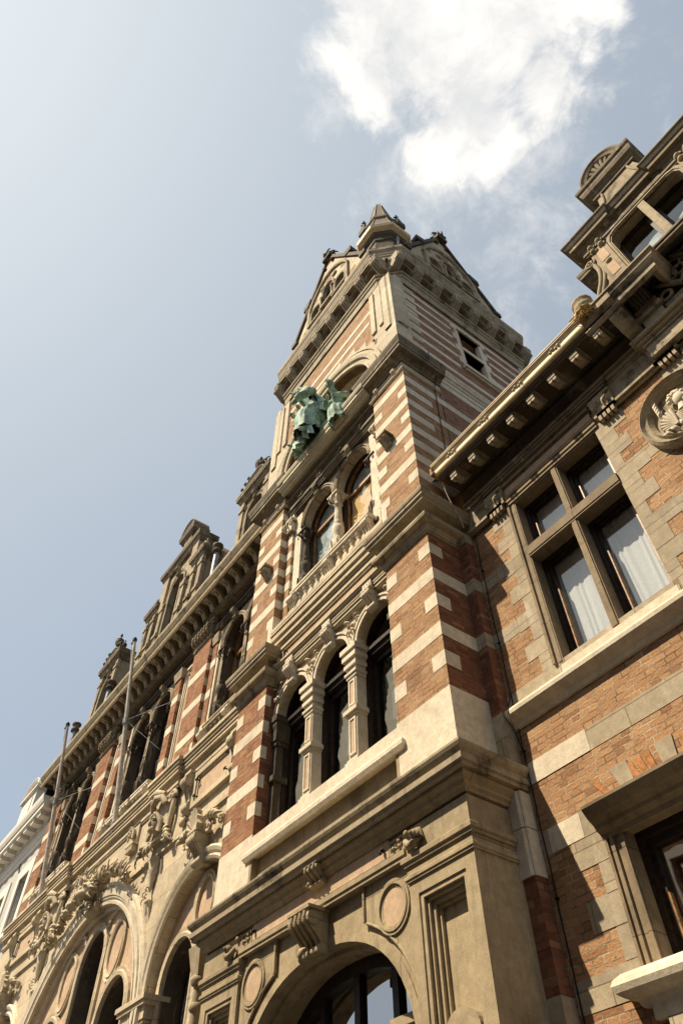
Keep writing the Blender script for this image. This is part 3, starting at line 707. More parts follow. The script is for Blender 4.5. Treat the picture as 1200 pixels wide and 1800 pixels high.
def tower_second_floor():
    for s in (1, -1):
        X = (lambda a, b: (a, b)) if s == 1 else (lambda a, b: (mx(b), mx(a)))
        a, b = X(-5.16, -4.28)
        w = MB(); w.box(a, b, 4.5, 5.4, 9.36, 13.3); w.build('brick_pier', BRICK, T)
        w = MB(); striped(w, a, b, 9.4, 13.3, 4.5, F2, B2)
        w.box(b-.5 if s == 1 else a-.004, b+.004 if s == 1 else a+.5, 4.495, 4.6, 13.24, 13.3)
        if s == 1:
            w.box(a-.006, a+.12, 4.494, 4.6, 9.4, 10.0)
        else: w.box(b-.14, b+.006, 4.494, 4.66, 9.4, 10.06)
        w.build('stone_banding', WHITE, T)
        if s == -1:   # the return of the pier that faces right
            w = MB()
            for k, z in enumerate(sorted(F2+B2)): w.box(b-.05, b+.0055, 4.505, 4.66, z-.2, z)
            split_build(w, 'stone_band', WHITE, T)
        # recessed pilaster strip with scroll capital
        a, b = X(-5.36, -5.12)
        w = MB(); w.box(a, b, 4.65, 5.2, 9.9, 12.5); w.build('brick_strip', BRICK, T)
        w = MB()
        for z in F2+B2[1:]: w.box(a-.004, b+.004, 4.645, 4.75, z-.2, z)
        q = [(a, 4.9), (a, 4.65), (b, 4.65), (b, 4.9)]
        split_build(w, 'stone_band', WHITE, T); w = MB(); w.mould(q, stages((9.88, 9.98, .05), (9.98, 10.06, .035), (10.06, 10.12, .02))); w.build('strip_base', WHITE, T); w = MB(); scroll_capital(w, (a+b)/2, .26, 4.65, 12.46, 12.82)
        w.build('strip_capital', WHITE, T)
        a, b = X(-5.60, -5.36)
        w = MB(); w.box(a, b, 4.70, 5.2, 9.86, 12.85); w.build('white_jamb', WHITE, T)
        # upper stone frieze with scroll bosses over the pier, cornice breaking forward
        a, b = X(-5.20, -4.28)
        w = MB(); w.box(a, b+.002 if s == 1 else b, 4.488, 5.42, 13.3, 13.62)
        path = [(a, 4.75), (a, 4.49), (b, 4.49), (b, 5.42)] if s == 1 else [(a, 5.42), (a, 4.49), (b, 4.49), (b, 4.75)]
        w.mould(path, stages((13.28, 13.31, .02), (13.31, 13.34, .035)))
        for f in (.22, .78):
            bx = a+(b-a)*f
            w.pxx([(4.49, 13.5), (4.43, 13.5), (4.40, 13.46), (4.41, 13.40), (4.45, 13.36), (4.49, 13.34)], bx-.045, bx+.045); w.spiral(bx, 4.41, 13.43, .04, 1.3, 1, .01)
        w.build('pier_frieze', PALE, T)
        c = MB(); c.mould(path, [(0, 13.58), (.03, 13.58), (.04, 13.63), (.10, 13.68), (.10, 13.70), (.20, 13.72), (.20, 13.80), (.22, 13.82), (.23, 13.87), (.25, 13.92), (.27, 13.98), (.27, 14.02), (0, 14.08)])
        c.build('pier_cornice', SOOTSHADE, T)
        c = MB(); bx = (X(-4.95, -4.72)); m_ = (bx[0]+bx[1])/2; y = 4.5; z = 11.62
        c.pxx([(y, z), (y-.16, z-.02), (y-.18, z-.08), (y-.10, z-.14), (y-.05, z-.24), (y, z-.27)], m_-.085, m_+.085); c.box(m_-.11, m_+.11, y-.19, y, z, z+.05)
        c.tube([(m_, y-.17, z-.05), (m_, y-.11, z-.13), (m_, y-.05, z-.24)], .03, 6); c.build('corbel_stone', MOULD, T)
    # twin arched window
    Y = 4.74; cs = (CX+.565, CX-.565); zs, r = 12.36, .5
    w = MB(); w.wy(arcade(CX-1.14, CX+1.14, 12.2, 13.3, [(cx, zs, r, .55) for cx in cs]), [], Y, 4.9)
    w.build('arcade_wall', PALE, T)
    w = MB()
    for cx in cs: w.arch(cx, zs, r, .55, [(0, Y+.01), (0, Y-.05), (.02, Y-.05), (.02, Y-.035), (.045, Y-.035), (.045, Y-.06), (.075, Y-.06), (.075, Y-.03), (.10, Y-.03), (.10, Y+.01)], 2, 22)
    w.build('archivolt', MOULD, T)
    for cx in cs:
        k = MB(); console(k, cx, .13, Y-.03, 12.86, 13.1, .12, 2); k.build('keystone', MOULD, T)
    k = MB(); candelabra(k, CX, 4.80, 9.9, 12.24, .13); k.build('candelabra_column', WHITE, T)
    for x in (CX+1.1, CX-1.1):
        k = MB(); candelabra(k, x, 4.82, 9.9, 12.24, .12); k.build('candelabra_column', DARKST, T)
    e = MB(); p = [(mx(-5.16), 4.64), (-5.16, 4.64)]
    e.box(mx(-5.16), -5.16, 4.66, 5.2, 13.02, 13.66)
    e.mould(p, stages((12.98, 13.03, .0), (13.03, 13.07, .02), (13.07, 13.11, .035), (13.11, 13.14, .06), (13.28, 13.31, .03), (13.31, 13.35, .05), (13.35, 13.38, .09), (13.38, 13.42, .12), (13.42, 13.45, .10)))
    for x in (CX+1.0, CX+.33, CX-.33, CX-1.0): e.ball((x, 4.6, 13.21), (.05, .05, .05), 8, .3, x); e.leaf((x, 4.6, 13.21), (1, -.2, .3), .12, .03); e.leaf((x, 4.6, 13.21), (-1, -.2, -.3), .12, .03)
    e.build('window_entablature', SOOTSHADE, T)
    l = MB(); l.box(mx(-5.2), -5.2, 4.45, 5.2, 13.62, 13.9)
    l.mould([(mx(-5.2), 4.45), (-5.2, 4.45)], [(0, 13.56), (.06, 13.57), (.07, 13.62), (.13, 13.65), (.13, 13.68), (.16, 13.70), (.16, 13.78), (.18, 13.8), (.2, 13.86), (.2, 13.9), (0, 13.92)])
    l.build('statue_ledge', GREENST, T)
    for i, cx in enumerate(cs):
        f = MB(); f.arch(cx, zs, r, .55, [(.0, 4.95), (-.045, 4.95), (-.045, 5.0), (.0, 5.0)], 2, 18, leg=9.9)
        f.box(cx-r+.04, cx+r-.04, 4.95, 5.0, 12.18, 12.25)
        wn = f.build('arched_window', WOODT, T)
        d = MB(); d.arch(cx, zs, r, .55, [(.06, 4.885), (-.004, 4.89), (-.01, 4.96), (.06, 4.96)], 2, 18, leg=9.9); d.build('frame', WOOD, wn)
        ah = archhole(cx, 9.9, zs, r-.07, .48, 2, 16)
        p = MB().add([(a, 4.98, z) for a, z in ah], [tuple(range(len(ah)))]); p.build('pane', GLASS, wn)
        b = MB(); rd = random.Random(i+4)
        pts = [(cx-r+.05+rd.uniform(0, .035), 10+.12*k) for k in range(19)]+[(cx+r-.05, 12.17), (cx+r-.05, 10)]
        b.add([(a, 5.02, z) for a, z in pts], [tuple(range(len(pts)))]); b.build('window_blind', YBOARD if i == 0 else FILM, wn)
        b = MB(); pts = [(cx+.42, 12.32)]+curve(cx, zs, .42, .44, 2, 14)[0]+[(cx-.42, 12.32)]
        b.add([(a, 5.03, z) for a, z in pts], [tuple(range(len(pts)))]); b.build('fanlight_film', FILM, wn)
    rm = MB(); room(rm, CX-1.2, CX+1.2, 5.19, 8, 9.5, 13.1); rm.build('interior', DARKIN, T)
    # balustrade
    y = 4.66; B = MB()
    B.box(CX-1.15, CX+1.15, y-.075, y+.075, 9.86, 9.92)
    B.mould([(CX-1.15, y+.07), (CX+1.15, y+.07)], [(.0, 10.36), (.12, 10.36), (.13, 10.39), (.16, 10.40), (.16, 10.45), (.175, 10.46), (.175, 10.5), (0, 10.51)])
    bal = B.build('balustrade', WHITE, T)
    for s, mt in ((1, WHITE), (-1, WHITE)):
        for k in range(5):
            b = MB(); baluster(b, CX+s*(.235+.178*k), y, 9.92, 10.36, .066); b.build('baluster', mt, bal)
    for x in (CX, CX-1.07, CX+1.07):
        b = MB(); console(b, x, .17, y-.02, 9.93, 10.35, .1, 1); b.box(x-.08, x+.08, y-.06, y+.07, 9.92, 10.36)
        for k in range(7): b.ball((x, y-.115+.008*k, 10.27-.045*k), .016, 6)
        b.build('pedestal', WHITE, bal)
tower_second_floor()
def rot(mb, a=1, cx=CX, cy=6.94):
    o = MB(); o.f = [list(f) for f in mb.f]; o.sm = list(mb.sm)
    for x, y, z in mb.v:
        dx, dy = x-cx, y-cy
        for _ in range(a): dx, dy = -dy, dx
        o.v.append((cx+dx, cy+dy, z))
    return o
def slab_path(mb, pts, th, y0, y1):
    """coping along a polyline in the xz plane, th = thickness above the line"""
    for (x0, z0), (x1, z1) in zip(pts, pts[1:]):
        l = math.hypot(x1-x0, z1-z0); nx, nz = -(z1-z0)/l*th, (x1-x0)/l*th
        if nz < 0: nx, nz = -nx, -nz
        mb.py([(x0, z0), (x1, z1), (x1+nx, z1+nz), (x0+nx, z0+nz)], y0, y1)
def tower_upper():
    AZ, AR = 14.39, 1.55
    w = MB(); w.wy(rect(TX0, TX1, 13.95, 18.2), [archhole(CX, 13.98, AZ, AR, AR, 2, 24)], TY, 5.1, False)
    hp = archhole(CX, 13.98, AZ, AR, AR, 2, 24); nn = len(hp); w.add([(a, TY, b) for a, b in hp]+[(a, 5.1, b) for a, b in hp], [(i, i+1, nn+i+1, nn+i) for i in range(nn-1)])
    w.box(TX0, TX0+.3, 5.1, TYB, 0, 20.6); w.box(TX0, TX1, TYB-.3, TYB, 0, 20.6)
    w.build('brick_wall', BRICK, T); w = MB()
    # right flank: window opening, everything above the wing roof
    w.wx(rect(5.38, 9.2, 9.2, 13.97), [], TX1, TX1-.3)
    w.wx(rect(4.55, 9.2, 13.96, 18.2), [rect(6.55, 7.22, 15.6, 16.5), rect(6.55, 7.22, 16.66, 17.5)], TX1, TX1-.32)
    w.build('flank_wall', BRICKF, T)  # flank wall in the brick darkened for shade
    p = MB(); p.wy([(TX0-.004, 13.96), (TX1+.004, 13.96), (TX1+.004, 15.4), (-4.96, 15.4), (-4.96, 15.75), (-5.25, 15.75), (-5.25, 16.1), (-5.65, 16.1), (-5.65, 16.42), (-6.2, 16.42), (-6.2, 16.62), (mx(-6.2), 16.62), (mx(-6.2), 16.42), (mx(-5.65), 16.42), (mx(-5.65), 16.1), (mx(-5.25), 16.1), (mx(-5.25), 15.75), (mx(-4.96), 15.75), (mx(-4.96), 15.4), (TX0-.004, 15.4)],
        [archhole(CX, 13.97, AZ, AR, AR, 2, 24)], TY-.012, TY+.02)
    for s in (1, -1):
        X = (lambda a, b: (a, b)) if s == 1 else (lambda a, b: (mx(b), mx(a)))
        k = 0; z = 15.4
        while z < 18.0:
            a, b = X(-5.02 if k % 2 else -4.88, -4.275); p.box(a, b, TY-.012, TY+.1, z, min(18.1, z+.21)); z += .21; k += 1
        for xa, xb in ((-4.74, -4.60), (-5.0, -4.86)):
            a, b = X(xa, xb); p.box(a, b, TY-.05, TY, 15.9, 17.95)
    p.build('smooth_stone_field', SMOOTH, T)
    q = MB(); z = 13.96; k = 0
    while z < 18.0:
        q.box(TX1-.1, TX1+.006, 4.5, 4.92 if k % 2 else 5.22, z, min(18.1, z+.21)); z += .21; k += 1
    q.build('stone_quoins', SMOOTH, T)
    for cxn, m in ((TX1, 1), (TX0, -1)):
        c = MB(); P = [(0, .0), (-.30, 0), (-.30, -.05), (-.13, -.05), (.055, .135), (.055, .32), (0, .32), (-.1, .2)]
        c.pz([(cxn+m*a, TY+b) for a, b in P], 15.42, 18.1); c.build('chamfered_corner', SMOOTH, T)
    st = MB()
    for z in (17.36, 16.86): st.box(-8.5 if z > 17 else -8.3, -4.9 if z > 17 else -5.1, TY-.005, TY+.1, z-.14, z)
    for z in F2+(13.9,): st.box(TX1-.1, TX1+.0052, 4.51, 9.3, z-.2, z)
    for i, z in enumerate(B2): st.box(TX1-.1, TX1+.0052, 4.51, 5.05+.06*(i % 2), z-.2, z)
    rd = random.Random(3)
    for i, z in enumerate((10.8, 11.65, 12.49, 13.3)):   # short blocks farther back on the flank
        st.box(TX1-.1, TX1+.0045, 5.9+.25*(i % 2), 6.9, z-.36, z-.18)
    for z in (14.98, 15.48, 15.98, 16.45, 16.92, 17.38, 17.84):
        if 15.3 < z < 17.7: st.box(TX1-.1, TX1+.004, 4.6, 6.3, z-.15, z); st.box(TX1-.1, TX1+.004, 7.45, 9.3, z-.15, z)
        else: st.box(TX1-.1, TX1+.004, 4.6, 9.3, z-.15, z)
    k = 0; z = 13.97
    while z < 18.0: st.box(TX1-.1, TX1+.005, 9.05 if k % 2 else 8.75, 9.384, z, z+.22); z += .22; k += 1
    st.build('stone_banding', WHITE, T)
    a = MB(); a.arch(CX, AZ, AR, AR, [(0, TY+.01), (0, TY-.05), (.07, TY-.06), (.07, TY-.04), (.15, TY-.04), (.15, TY-.09), (.22, TY-.11), (.30, TY-.09), (.30, TY-.05), (.36, TY-.05), (.36, TY-.075), (.43, TY-.075), (.43, TY)], 2, 40, leg=13.98)
    a.build('great_archivolt', SMOOTH, T)
    n = MB(); n.box(CX-1.7, CX+1.7, 5.1, 5.2, 13.9, 16.2); n.arch(CX, AZ, AR, AR, [(0, 4.7), (-.05, 4.72), (-.05, 4.86), (0, 4.88)], 2, 30); n.build('niche_back', PALE, T)
    s = MB()
    s.mould([(TX1, 5.45), (TX1, TYB)], [(0, 13.9), (.02, 13.9), (.02, 14.02), (.05, 14.05), (.05, 14.1), (.08, 14.12), (.10, 14.18), (.12, 14.22), (.12, 14.27), (0, 14.32)]); s.build('string_course', WHITE, T)
    # flank window
    f = MB(); fx = TX1
    k = 0; z = 15.42
    while z < 17.7:
        d = .22 if k % 2 else .12
        f.box(fx-.1, fx+.008, 6.55-d, 6.555, z, z+.3); f.box(fx-.1, fx+.008, 7.215, 7.22+d, z, z+.3); z += .3; k += 1
    f.box(fx-.1, fx+.01, 6.35, 7.42, 17.5, 17.72); f.box(fx-.25, fx+.02, 6.55, 7.22, 16.5, 16.66)
    f.box(fx-.2, fx+.09, 6.38, 7.6, 15.42, 15.54); f.box(fx-.2, fx+.05, 6.42, 7.5, 15.36, 15.42)
    f.box(fx-.02, fx+.05, 6.5, 7.27, 17.5, 17.56)
    wn = f.build('flank_window', WHITE, T)
    g = MB(); g.add([(fx-.26, 6.5, 15.5), (fx-.26, 7.3, 15.5), (fx-.26, 7.3, 17.6), (fx-.26, 6.5, 17.6)], [(0, 1, 2, 3)]); g.build('pane', DARKIN, wn)
    # corbelled top
    full = [(TX0+.42, TY), (TX1-.42, TY), (TX1, TY+.42), (TX1, TYB-.42), (TX1-.42, TYB), (TX0+.42, TYB), (TX0, TYB-.42), (TX0, TY+.42)]
    sq = MB(); sq.pz(full, 18.0, 18.66); sq.pz(full, 19.3, 20.6); sq.pz([(a+(.28 if a < CX else -.28), b+(.28 if b < 6.94 else -.28)) for a, b in full], 18.3, 19.4)
    sq.build('corbel_wall', DARKST, T)  # niche wall coloured dark to imitate shade below the crown
    c = MB(); c.mould(full, [(0, 18.10), (.02, 18.12), (.03, 18.32), (.03, 18.38), (.06, 18.41), (.07, 18.47), (.05, 18.51), (.05, 18.54), (.09, 18.57), (.10, 18.63), (0, 18.67)], True); c.build('corbel_moulding', MOULD, T)
    c = MB(); c.mould(full, [(0, 19.3), (.22, 19.3), (.22, 19.40), (.24, 19.42), (.245, 19.5), (.26, 19.53), (.265, 19.62), (.29, 19.68), (.31, 19.74), (.31, 19.88), (.08, 19.95), (.08, 20.0)], True); c.build('crown_cornice', MOULD, T)
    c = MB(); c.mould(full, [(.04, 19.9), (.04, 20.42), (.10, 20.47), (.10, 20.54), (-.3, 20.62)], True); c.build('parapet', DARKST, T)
    xs = [CX+.63*(i-3.5) for i in range(8)]
    b0 = MB(); b0.pxx([(.3, 19.31), (-.25, 19.31), (-.25, 19.2), (-.27, 19.12), (-.25, 19.0), (-.20, 18.88), (-.13, 18.80), (-.06, 18.72), (0, 18.67), (.3, 18.67)], -.105, .105); b0.pxx(circ(-.20, 18.97, .075), -.115, .115, True)
    for q in (-.06, 0, .06): b0.tube([(q, -.26, 19.25), (q, -.28, 19.12), (q, -.255, 18.98), (q, -.20, 18.86), (q, -.12, 18.77), (q, -.03, 18.68)], .022, 5); b1 = MB(); b1.v = [(x+xs[0], y+TY, z) for x, y, z in b0.v]; b1.f = b0.f; b1.sm = b0.sm
    o = b1.build('bracket', GREYST, T); rep(o, [(x-xs[0], 0, 0) for x in xs[1:]])
    o = rot(b1).build('bracket', GREYST, T); rep(o, [(0, x-xs[0], 0) for x in xs[1:]])
    for cxx, cyy, ang in ((TX1-.21, TY+.21, -PI/4), (TX0+.21, TY+.21, -3*PI/4)):
        for off in (-.12, .12):
            b = MB(); b.pxx([(.25, 19.31), (-.22, 19.31), (-.24, 19.12), (-.18, 18.88), (-.05, 18.70), (.25, 18.67)], off-.08, off+.08)
            ca, sa = math.cos(ang+PI/2), math.sin(ang+PI/2)
            b.v = [(cxx+x*ca-y*sa, cyy+x*sa+y*ca, z) for x, y, z in b.v]; b.build('bracket', MOULD, T)
    for i in range(7):
        ar = MB()
        m = (xs[i]+xs[i+1])/2; h = .215
        pts = [(m-h, 19.31), (m-h, 19.02)]+[(p[0], p[1]) for p in curve(m, 19.0, h-.02, .22, 2, 10)[0]][::-1]+[(m+h, 19.02), (m+h, 19.31)]
        ar.py(pts, TY-.10, TY+.12)
        ar.build('corbel_arch', MOULD, T); rot(ar).build('corbel_arch', MOULD, T)
        ar = MB(); ar.ball((m, TY+.02, 18.70), (.13, .07, .07), 8, .5, i); ar.build('carved_boss', MOULD, T); rot(ar).build('carved_boss', MOULD, T)
    
    # gables front and right
    G = MB(); hw, z0, za = 1.55, 20.5, 24.35
    wins = [(-.60, 20.9, 21.5, .22), (0, 21.1, 22.1, .24), (.60, 20.9, 21.5, .22)]
    ol = [(CX-hw, z0), (CX+hw, z0), (CX+hw, 21.15), (CX+.12, za), (CX-.12, za), (CX-hw, 21.15)]
    G.wy(ol, [archhole(CX+dx, a, b, r, r*1.2, 2, 10) for dx, a, b, r in wins], 4.44, 4.53)
    D = MB()
    for dx, a, b, r in wins:
        D.arch(CX+dx, b, r, r*1.2, [(0, 4.45), (0, 4.39), (.05, 4.37), (.09, 4.40), (.09, 4.45)], 2, 12, leg=a)
        D.box(CX+dx-r-.12, CX+dx+r+.12, 4.34, 4.5, a-.09, a)
    for dx in (-.265, .265): D.ball((CX+dx, 4.37, 21.75), .06, 8); D.lathe(CX+dx, 4.37, [(.05, 20.95), (.04, 21.0), (.04, 21.55), (.06, 21.6), (.07, 21.68)], 8)
    D.arch(CX, 21.9, .95, 1.25, [(0, 4.45), (0, 4.38), (.07, 4.36), (.1, 4.45)], 1.6, 20)
    for dx in (-.95, .95): D.box(CX+dx-.06, CX+dx+.06, 4.36, 4.45, 20.6, 21.9)
    for dx, zz in ((-.3, 22.6), (.3, 22.6), (0, 23.2)): D.ball((CX+dx, 4.42, zz), (.12, .05, .12), 10)
    K = MB(); slab_path(K, [(CX-hw-.06, 21.1), (CX-.1, za+.02)], .11, 4.37, 4.75); slab_path(K, [(CX+hw+.06, 21.1), (CX+.1, za+.02)], .11, 4.37, 4.75)
    for s in (1, -1):
        K.box(min(CX+s*hw, CX+s*(hw+.25)), max(CX+s*hw, CX+s*(hw+.25)), 4.36, 4.75, 20.95, 21.17)
        K.py([(CX+s*.95, 22.5), (CX+s*1.22, 22.45), (CX+s*1.22, 22.75), (CX+s*.86, 22.86)], 4.34, 4.75)
    K.box(CX-.2, CX+.2, 4.28, 4.75, za+.05, za+.26); K.lathe(CX, 4.5, [(.14, za+.24), (.2, za+.36), (.12, za+.46), (.18, za+.58), (.06, za+.7)], 8)
    for k in range(6): K.leaf((CX, 4.5, za+.26), (math.cos(k*PI/3+.3), math.sin(k*PI/3+.3), .7), .36, .10); K.leaf((CX, 4.5, za+.5), (math.cos(k*PI/3), math.sin(k*PI/3), .7), .26, .08)
    for s in (-1, 1):
        K.ball((CX+s*.2, 4.4, 24.0), .07, 8)
    for fn in (lambda m: m, rot):
        g = fn(G).build('gable', PALE, T); bb = MB()
        for dx, z in ((-1.28, 20.75), (1.02, 20.75), (-.9, 22.35), (.62, 22.35), (-.16, 22.6)): bb.box(CX+dx, CX+dx+.28, 4.432, 4.5, z, z+.42)
        split_build(fn(bb), 'brick_panel', BRICK, g); fn(D).build('gable_tracery', MOULD, g); fn(K).build('coping', DARKST, g)
        bk = fn(MB().box(CX-1.1, CX+1.1, 4.54, 4.78, 20.6, 22.45)); bk.build('dark_opening', DARKIN, g)
    rf = MB(); rf.py([(CX-1.5, 20.6), (CX+1.5, 20.6), (CX, 24.2)], 4.8, TYB); rf2 = rot(rf)
    rf.add(rf2.v, rf2.f); rf.build('roof', SLATE, T)
    tri = MB(); tri.py([(-5.95, 21.2), (-5.2, 21.2), (-5.58, 22.6)], 4.95, 5.9); tri.pxx([(5.35, 21.2), (6.1, 21.2), (5.75, 22.7)], -5.6, -4.62)
    slab_path(tri, [(-6.0, 21.25), (-5.58, 22.65)], .1, 4.88, 5.9); slab_path(tri, [(-5.15, 21.25), (-5.58, 22.65)], .1, 4.88, 5.9); tri.build('side_gablet', DARKST, T)
tower_upper()
def turret():
    x, y = -4.76, 4.98; a = PI/8
    d = MB(); d.lathe(x, y, [(.62, 19.9), (.62, 20.5), (.56, 20.6), (.56, 20.85), (.60, 20.9), (.60, 21.0), (.56, 21.04), (.56, 21.2), (.62, 21.27), (.66, 21.4)], 8, False, a); tt = d.build('turret', DARKST, T)  # drum in the dark stone, its shading put into the colour
    e = MB(); e.lathe(x, y, [(.58, 21.36), (.79, 21.46), (.82, 21.56), (.79, 21.64), (.5, 21.75)], 8, False, a); e.build('eaves', GUTTER, tt)
    s = MB(); s.lathe(x, y, [(.74, 21.64), (.56, 22.5), (.43, 23.3), (.13, 25.6), (.02, 25.63)], 8, False, a); s.build('spire', SPIRE, tt)
    s = MB()
    for k in range(8):
        q = a+2*PI*k/8; s.tube([(x+r*math.cos(q), y+r*math.sin(q), z) for r, z in ((.75, 21.64), (.565, 22.5), (.435, 23.3), (.13, 25.61))], .018, 5)
    s.lathe(x, y, [(.46, 23.06), (.52, 23.15), (.52, 23.26), (.44, 23.34)], 8, False, a); s.build('hip_rolls', SPIRE, tt)
    lat = Vector((4.97, 4.75, 0)).normalized()
    for k in (-1, 1):
        px, py = x+lat.x*.50*k, y+lat.y*.50*k
        f = MB(); f.lathe(px, py, [(.15, 21.7), (.15, 23.1), (.21, 23.15), (.21, 23.5), (.13, 23.55), (.12, 23.9), (.05, 23.95)], 4, False, PI/4); fo = f.build('pinnacle', DARKST, tt)
        c = MB(); c.tube([(px, py, 23.85), (px, py, 24.45)], .03, 6); c.ball((px, py, 24.08), .06, 8)
        for j in range(6):
            b = 2*PI*j/6; c.leaf((px, py, 24.05), (math.cos(b)*.7, math.sin(b)*.7, .9), .17, .032, up=(0, 0, 1)); c.leaf((px, py, 24.25), (math.cos(b)*.4, math.sin(b)*.4, 1), .15, .026, up=(0, 0, 1))
        c.build('crown_finial', IRON, fo)
    p = MB(); p.tube([(x+.52, y+.05, 21.6), (x+.56, y-.02, 21.2), (x+.5, y-.02, 20.6)], .05, 8); p.build('zinc_downpipe', LEAD, tt)
turret()
# ------------------------------------------------------------------ bronze figures
def figure(parent, V, E_, name='figure', root=0):
    me = bpy.data.meshes.new(name); b = BASE[parent.name]
    me.from_pydata([Vector(v[:3])-b for v in V], E_, [])
    o = bpy.data.objects.new(name, me); COL.objects.link(o); o.parent = parent; BASE[o.name] = b
    m = o.modifiers.new('skin', 'SKIN'); m.use_smooth_shade = True
    for i, v in enumerate(V):
        sv = me.skin_vertices[0].data[i]; sv.radius = (v[3], v[3]); sv.use_root = (i == root)
    s = o.modifiers.new('sub', 'SUBSURF'); s.levels = 2; s.render_levels = 2
    me.materials.append(BRONZE); return o
def cloak(mb, secs, folds=9, amp=.16, n=40, seed=0, open_=0.0):
    v = []; m = len(secs)
    for j, (c, rx, ry) in enumerate(secs):
        for i in range(n):
            a = 2*PI*i/n; k = 1+amp*math.sin(folds*a+seed+j*.55)*min(1, j/2)+amp*.6*noise.noise(Vector((math.cos(a)*2, math.sin(a)*2, j*.8+seed)))
            v.append((c[0]+rx*k*math.cos(a), c[1]+ry*k*math.sin(a), c[2]+.03*math.sin(3*a+seed)))
    f = [(j*n+i, j*n+(i+1) % n, (j+1)*n+(i+1) % n, (j+1)*n+i) for j in range(m-1) for i in range(n)]
    mb.add(v, f, True); mb.add(v[:n], [tuple(range(n))], True); mb.add(v[-n:], [tuple(range(n))], True)
def shell_cloak(mb, secs, gap=.0, folds=7, amp=.1, n=40, seed=0):
    """cloth hung round a body, open by gap (radians) at the front, folds uneven"""
    v = []; m = len(secs); a0, a1 = -PI/2+gap, 1.5*PI-gap
    for j, (c, rx, ry) in enumerate(secs):
        q = j/(m-1)
        for i in range(n+1):
            a = a0+(a1-a0)*i/n; nz = noise.noise(Vector((math.cos(a)*1.7, math.sin(a)*1.7, q*1.6+seed)))
            k = 1+amp*(.25+q)*(math.sin(folds*a+seed+2.5*nz+q)+.5*math.sin(folds*1.9*a+seed*2))*.6+.10*nz
            v.append((c[0]+rx*k*math.cos(a), c[1]+ry*k*math.sin(a), c[2]+.015*nz))
    mb.add(v, [(j*(n+1)+i, j*(n+1)+i+1, (j+1)*(n+1)+i+1, (j+1)*(n+1)+i) for j in range(m-1) for i in range(n)], True)
def seated(parent, ox, oy, oz, s, veil=True, seed=0, lean=.0, mirror=1, tw=0):
    """a robed figure half sitting, leaning forward over the ledge; oz is the hip height"""
    ct, sn = math.cos(tw), math.sin(tw)
    P = lambda x, y, z: (ox+(mirror*x*ct-y*sn)*s, oy+(mirror*x*sn+y*ct)*s, oz+z*s)
    def p(x, y, z, r): return P(x, y, z)+(r*s,)
    V = [p(0, 0, 0, .165), p(0, -.06, .2, .15), p(0, -.19, .43, .165), p(0, -.32-lean, .56, .07), p(-.01, -.40-lean, .68, .105), p(-.01, -.46-lean, .70, .092),
         p(.20, -.18, .46, .08), p(.31, -.28, .2, .062), p(.16, -.46, .12, .05), p(.07, -.52, .15, .045), p(.03, -.56, .17, .03),
         p(-.20, -.18, .46, .08), p(-.33, -.28, .18, .062), p(-.22, -.46, .04, .05), p(-.13, -.53, .04, .045), p(-.09, -.57, .05, .03),
         p(.12, -.10, -.06, .12), p(.15, -.33, -.34, .10), p(.15, -.24, -.70, .065), p(.15, -.24, -.86, .045), p(.16, -.38, -.9, .04),
         p(-.12, -.10, -.06, .12), p(-.17, -.36, -.30, .10), p(-.20, -.30, -.68, .065), p(-.21, -.3, -.86, .045), p(-.23, -.44, -.9, .04)]
    E_ = [(0, 1), (1, 2), (2, 3), (3, 4), (4, 5), (2, 6), (6, 7), (7, 8), (8, 9), (9, 10), (2, 11), (11, 12), (12, 13), (13, 14), (14, 15), (0, 16), (16, 17), (17, 18), (18, 19), (19, 20), (0, 21), (21, 22), (22, 23), (23, 24), (24, 25)]
    o = figure(parent, V, E_)
    m = MB(); hx, hy, hz = -.01, -.44-lean, .69
    # robe from the waist to the hem
    shell_cloak(m, [(P(0, -.05, .16), .17*s, .14*s), (P(0, -.08, -.02), .24*s, .20*s), (P(0, -.17, -.22), .27*s, .26*s), (P(0, -.22, -.42), .26*s, .25*s), (P(-.01, -.22, -.62), .26*s, .22*s), (P(-.02, -.22, -.82), .27*s, .22*s)], 0, 8, .09, 52, seed)
    # sleeves
    for sx in (-1, 1):
        m.tube([P(sx*.2, -.17, .47), P(sx*.31, -.25, .26), P(sx*.26, -.38, .12), P(sx*.2, -.46, .08)], [.095*s, .105*s, .085*s, .06*s], 9)
    if veil:
        shell_cloak(m, [(P(hx, hy+.06, hz+.135), .02*s, .02*s), (P(hx, hy+.05, hz+.125), .075*s, .07*s), (P(hx, hy+.045, hz+.07), .125*s, .125*s), (P(hx, hy+.06, hz-.02), .145*s, .14*s), (P(hx, hy+.12, hz-.14), .155*s, .14*s), (P(0, -.18, .43), .225*s, .15*s), (P(0, -.08, .22), .24*s, .17*s), (P(0, -.02, -.02), .26*s, .19*s), (P(0, 0, -.3), .28*s, .2*s)], .8, 6, .07, 44, seed+4)
    else:
        m.ball(P(hx, hy+.035, hz+.03), (.118*s, .115*s, .12*s), 10, .35, seed)
        shell_cloak(m, [(P(0, -.26, .53), .12*s, .10*s), (P(0, -.17, .40), .25*s, .17*s), (P(0, -.08, .2), .25*s, .18*s), (P(0, -.04, .0), .27*s, .2*s)], .5, 6, .12, 40, seed+2)
    m.ball(P(hx, hy-.115, hz-.005), (.018*s, .03*s, .035*s), 7)
    for sx in (-1, 1): m.ball(P(hx+sx*.04, hy-.09, hz+.03), (.024*s, .018*s, .014*s), 6)
    m.ball(P(hx, hy-.095, hz-.06), (.032*s, .016*s, .01*s), 6)
    m.build('cloak', BRONZE, o)
    return o
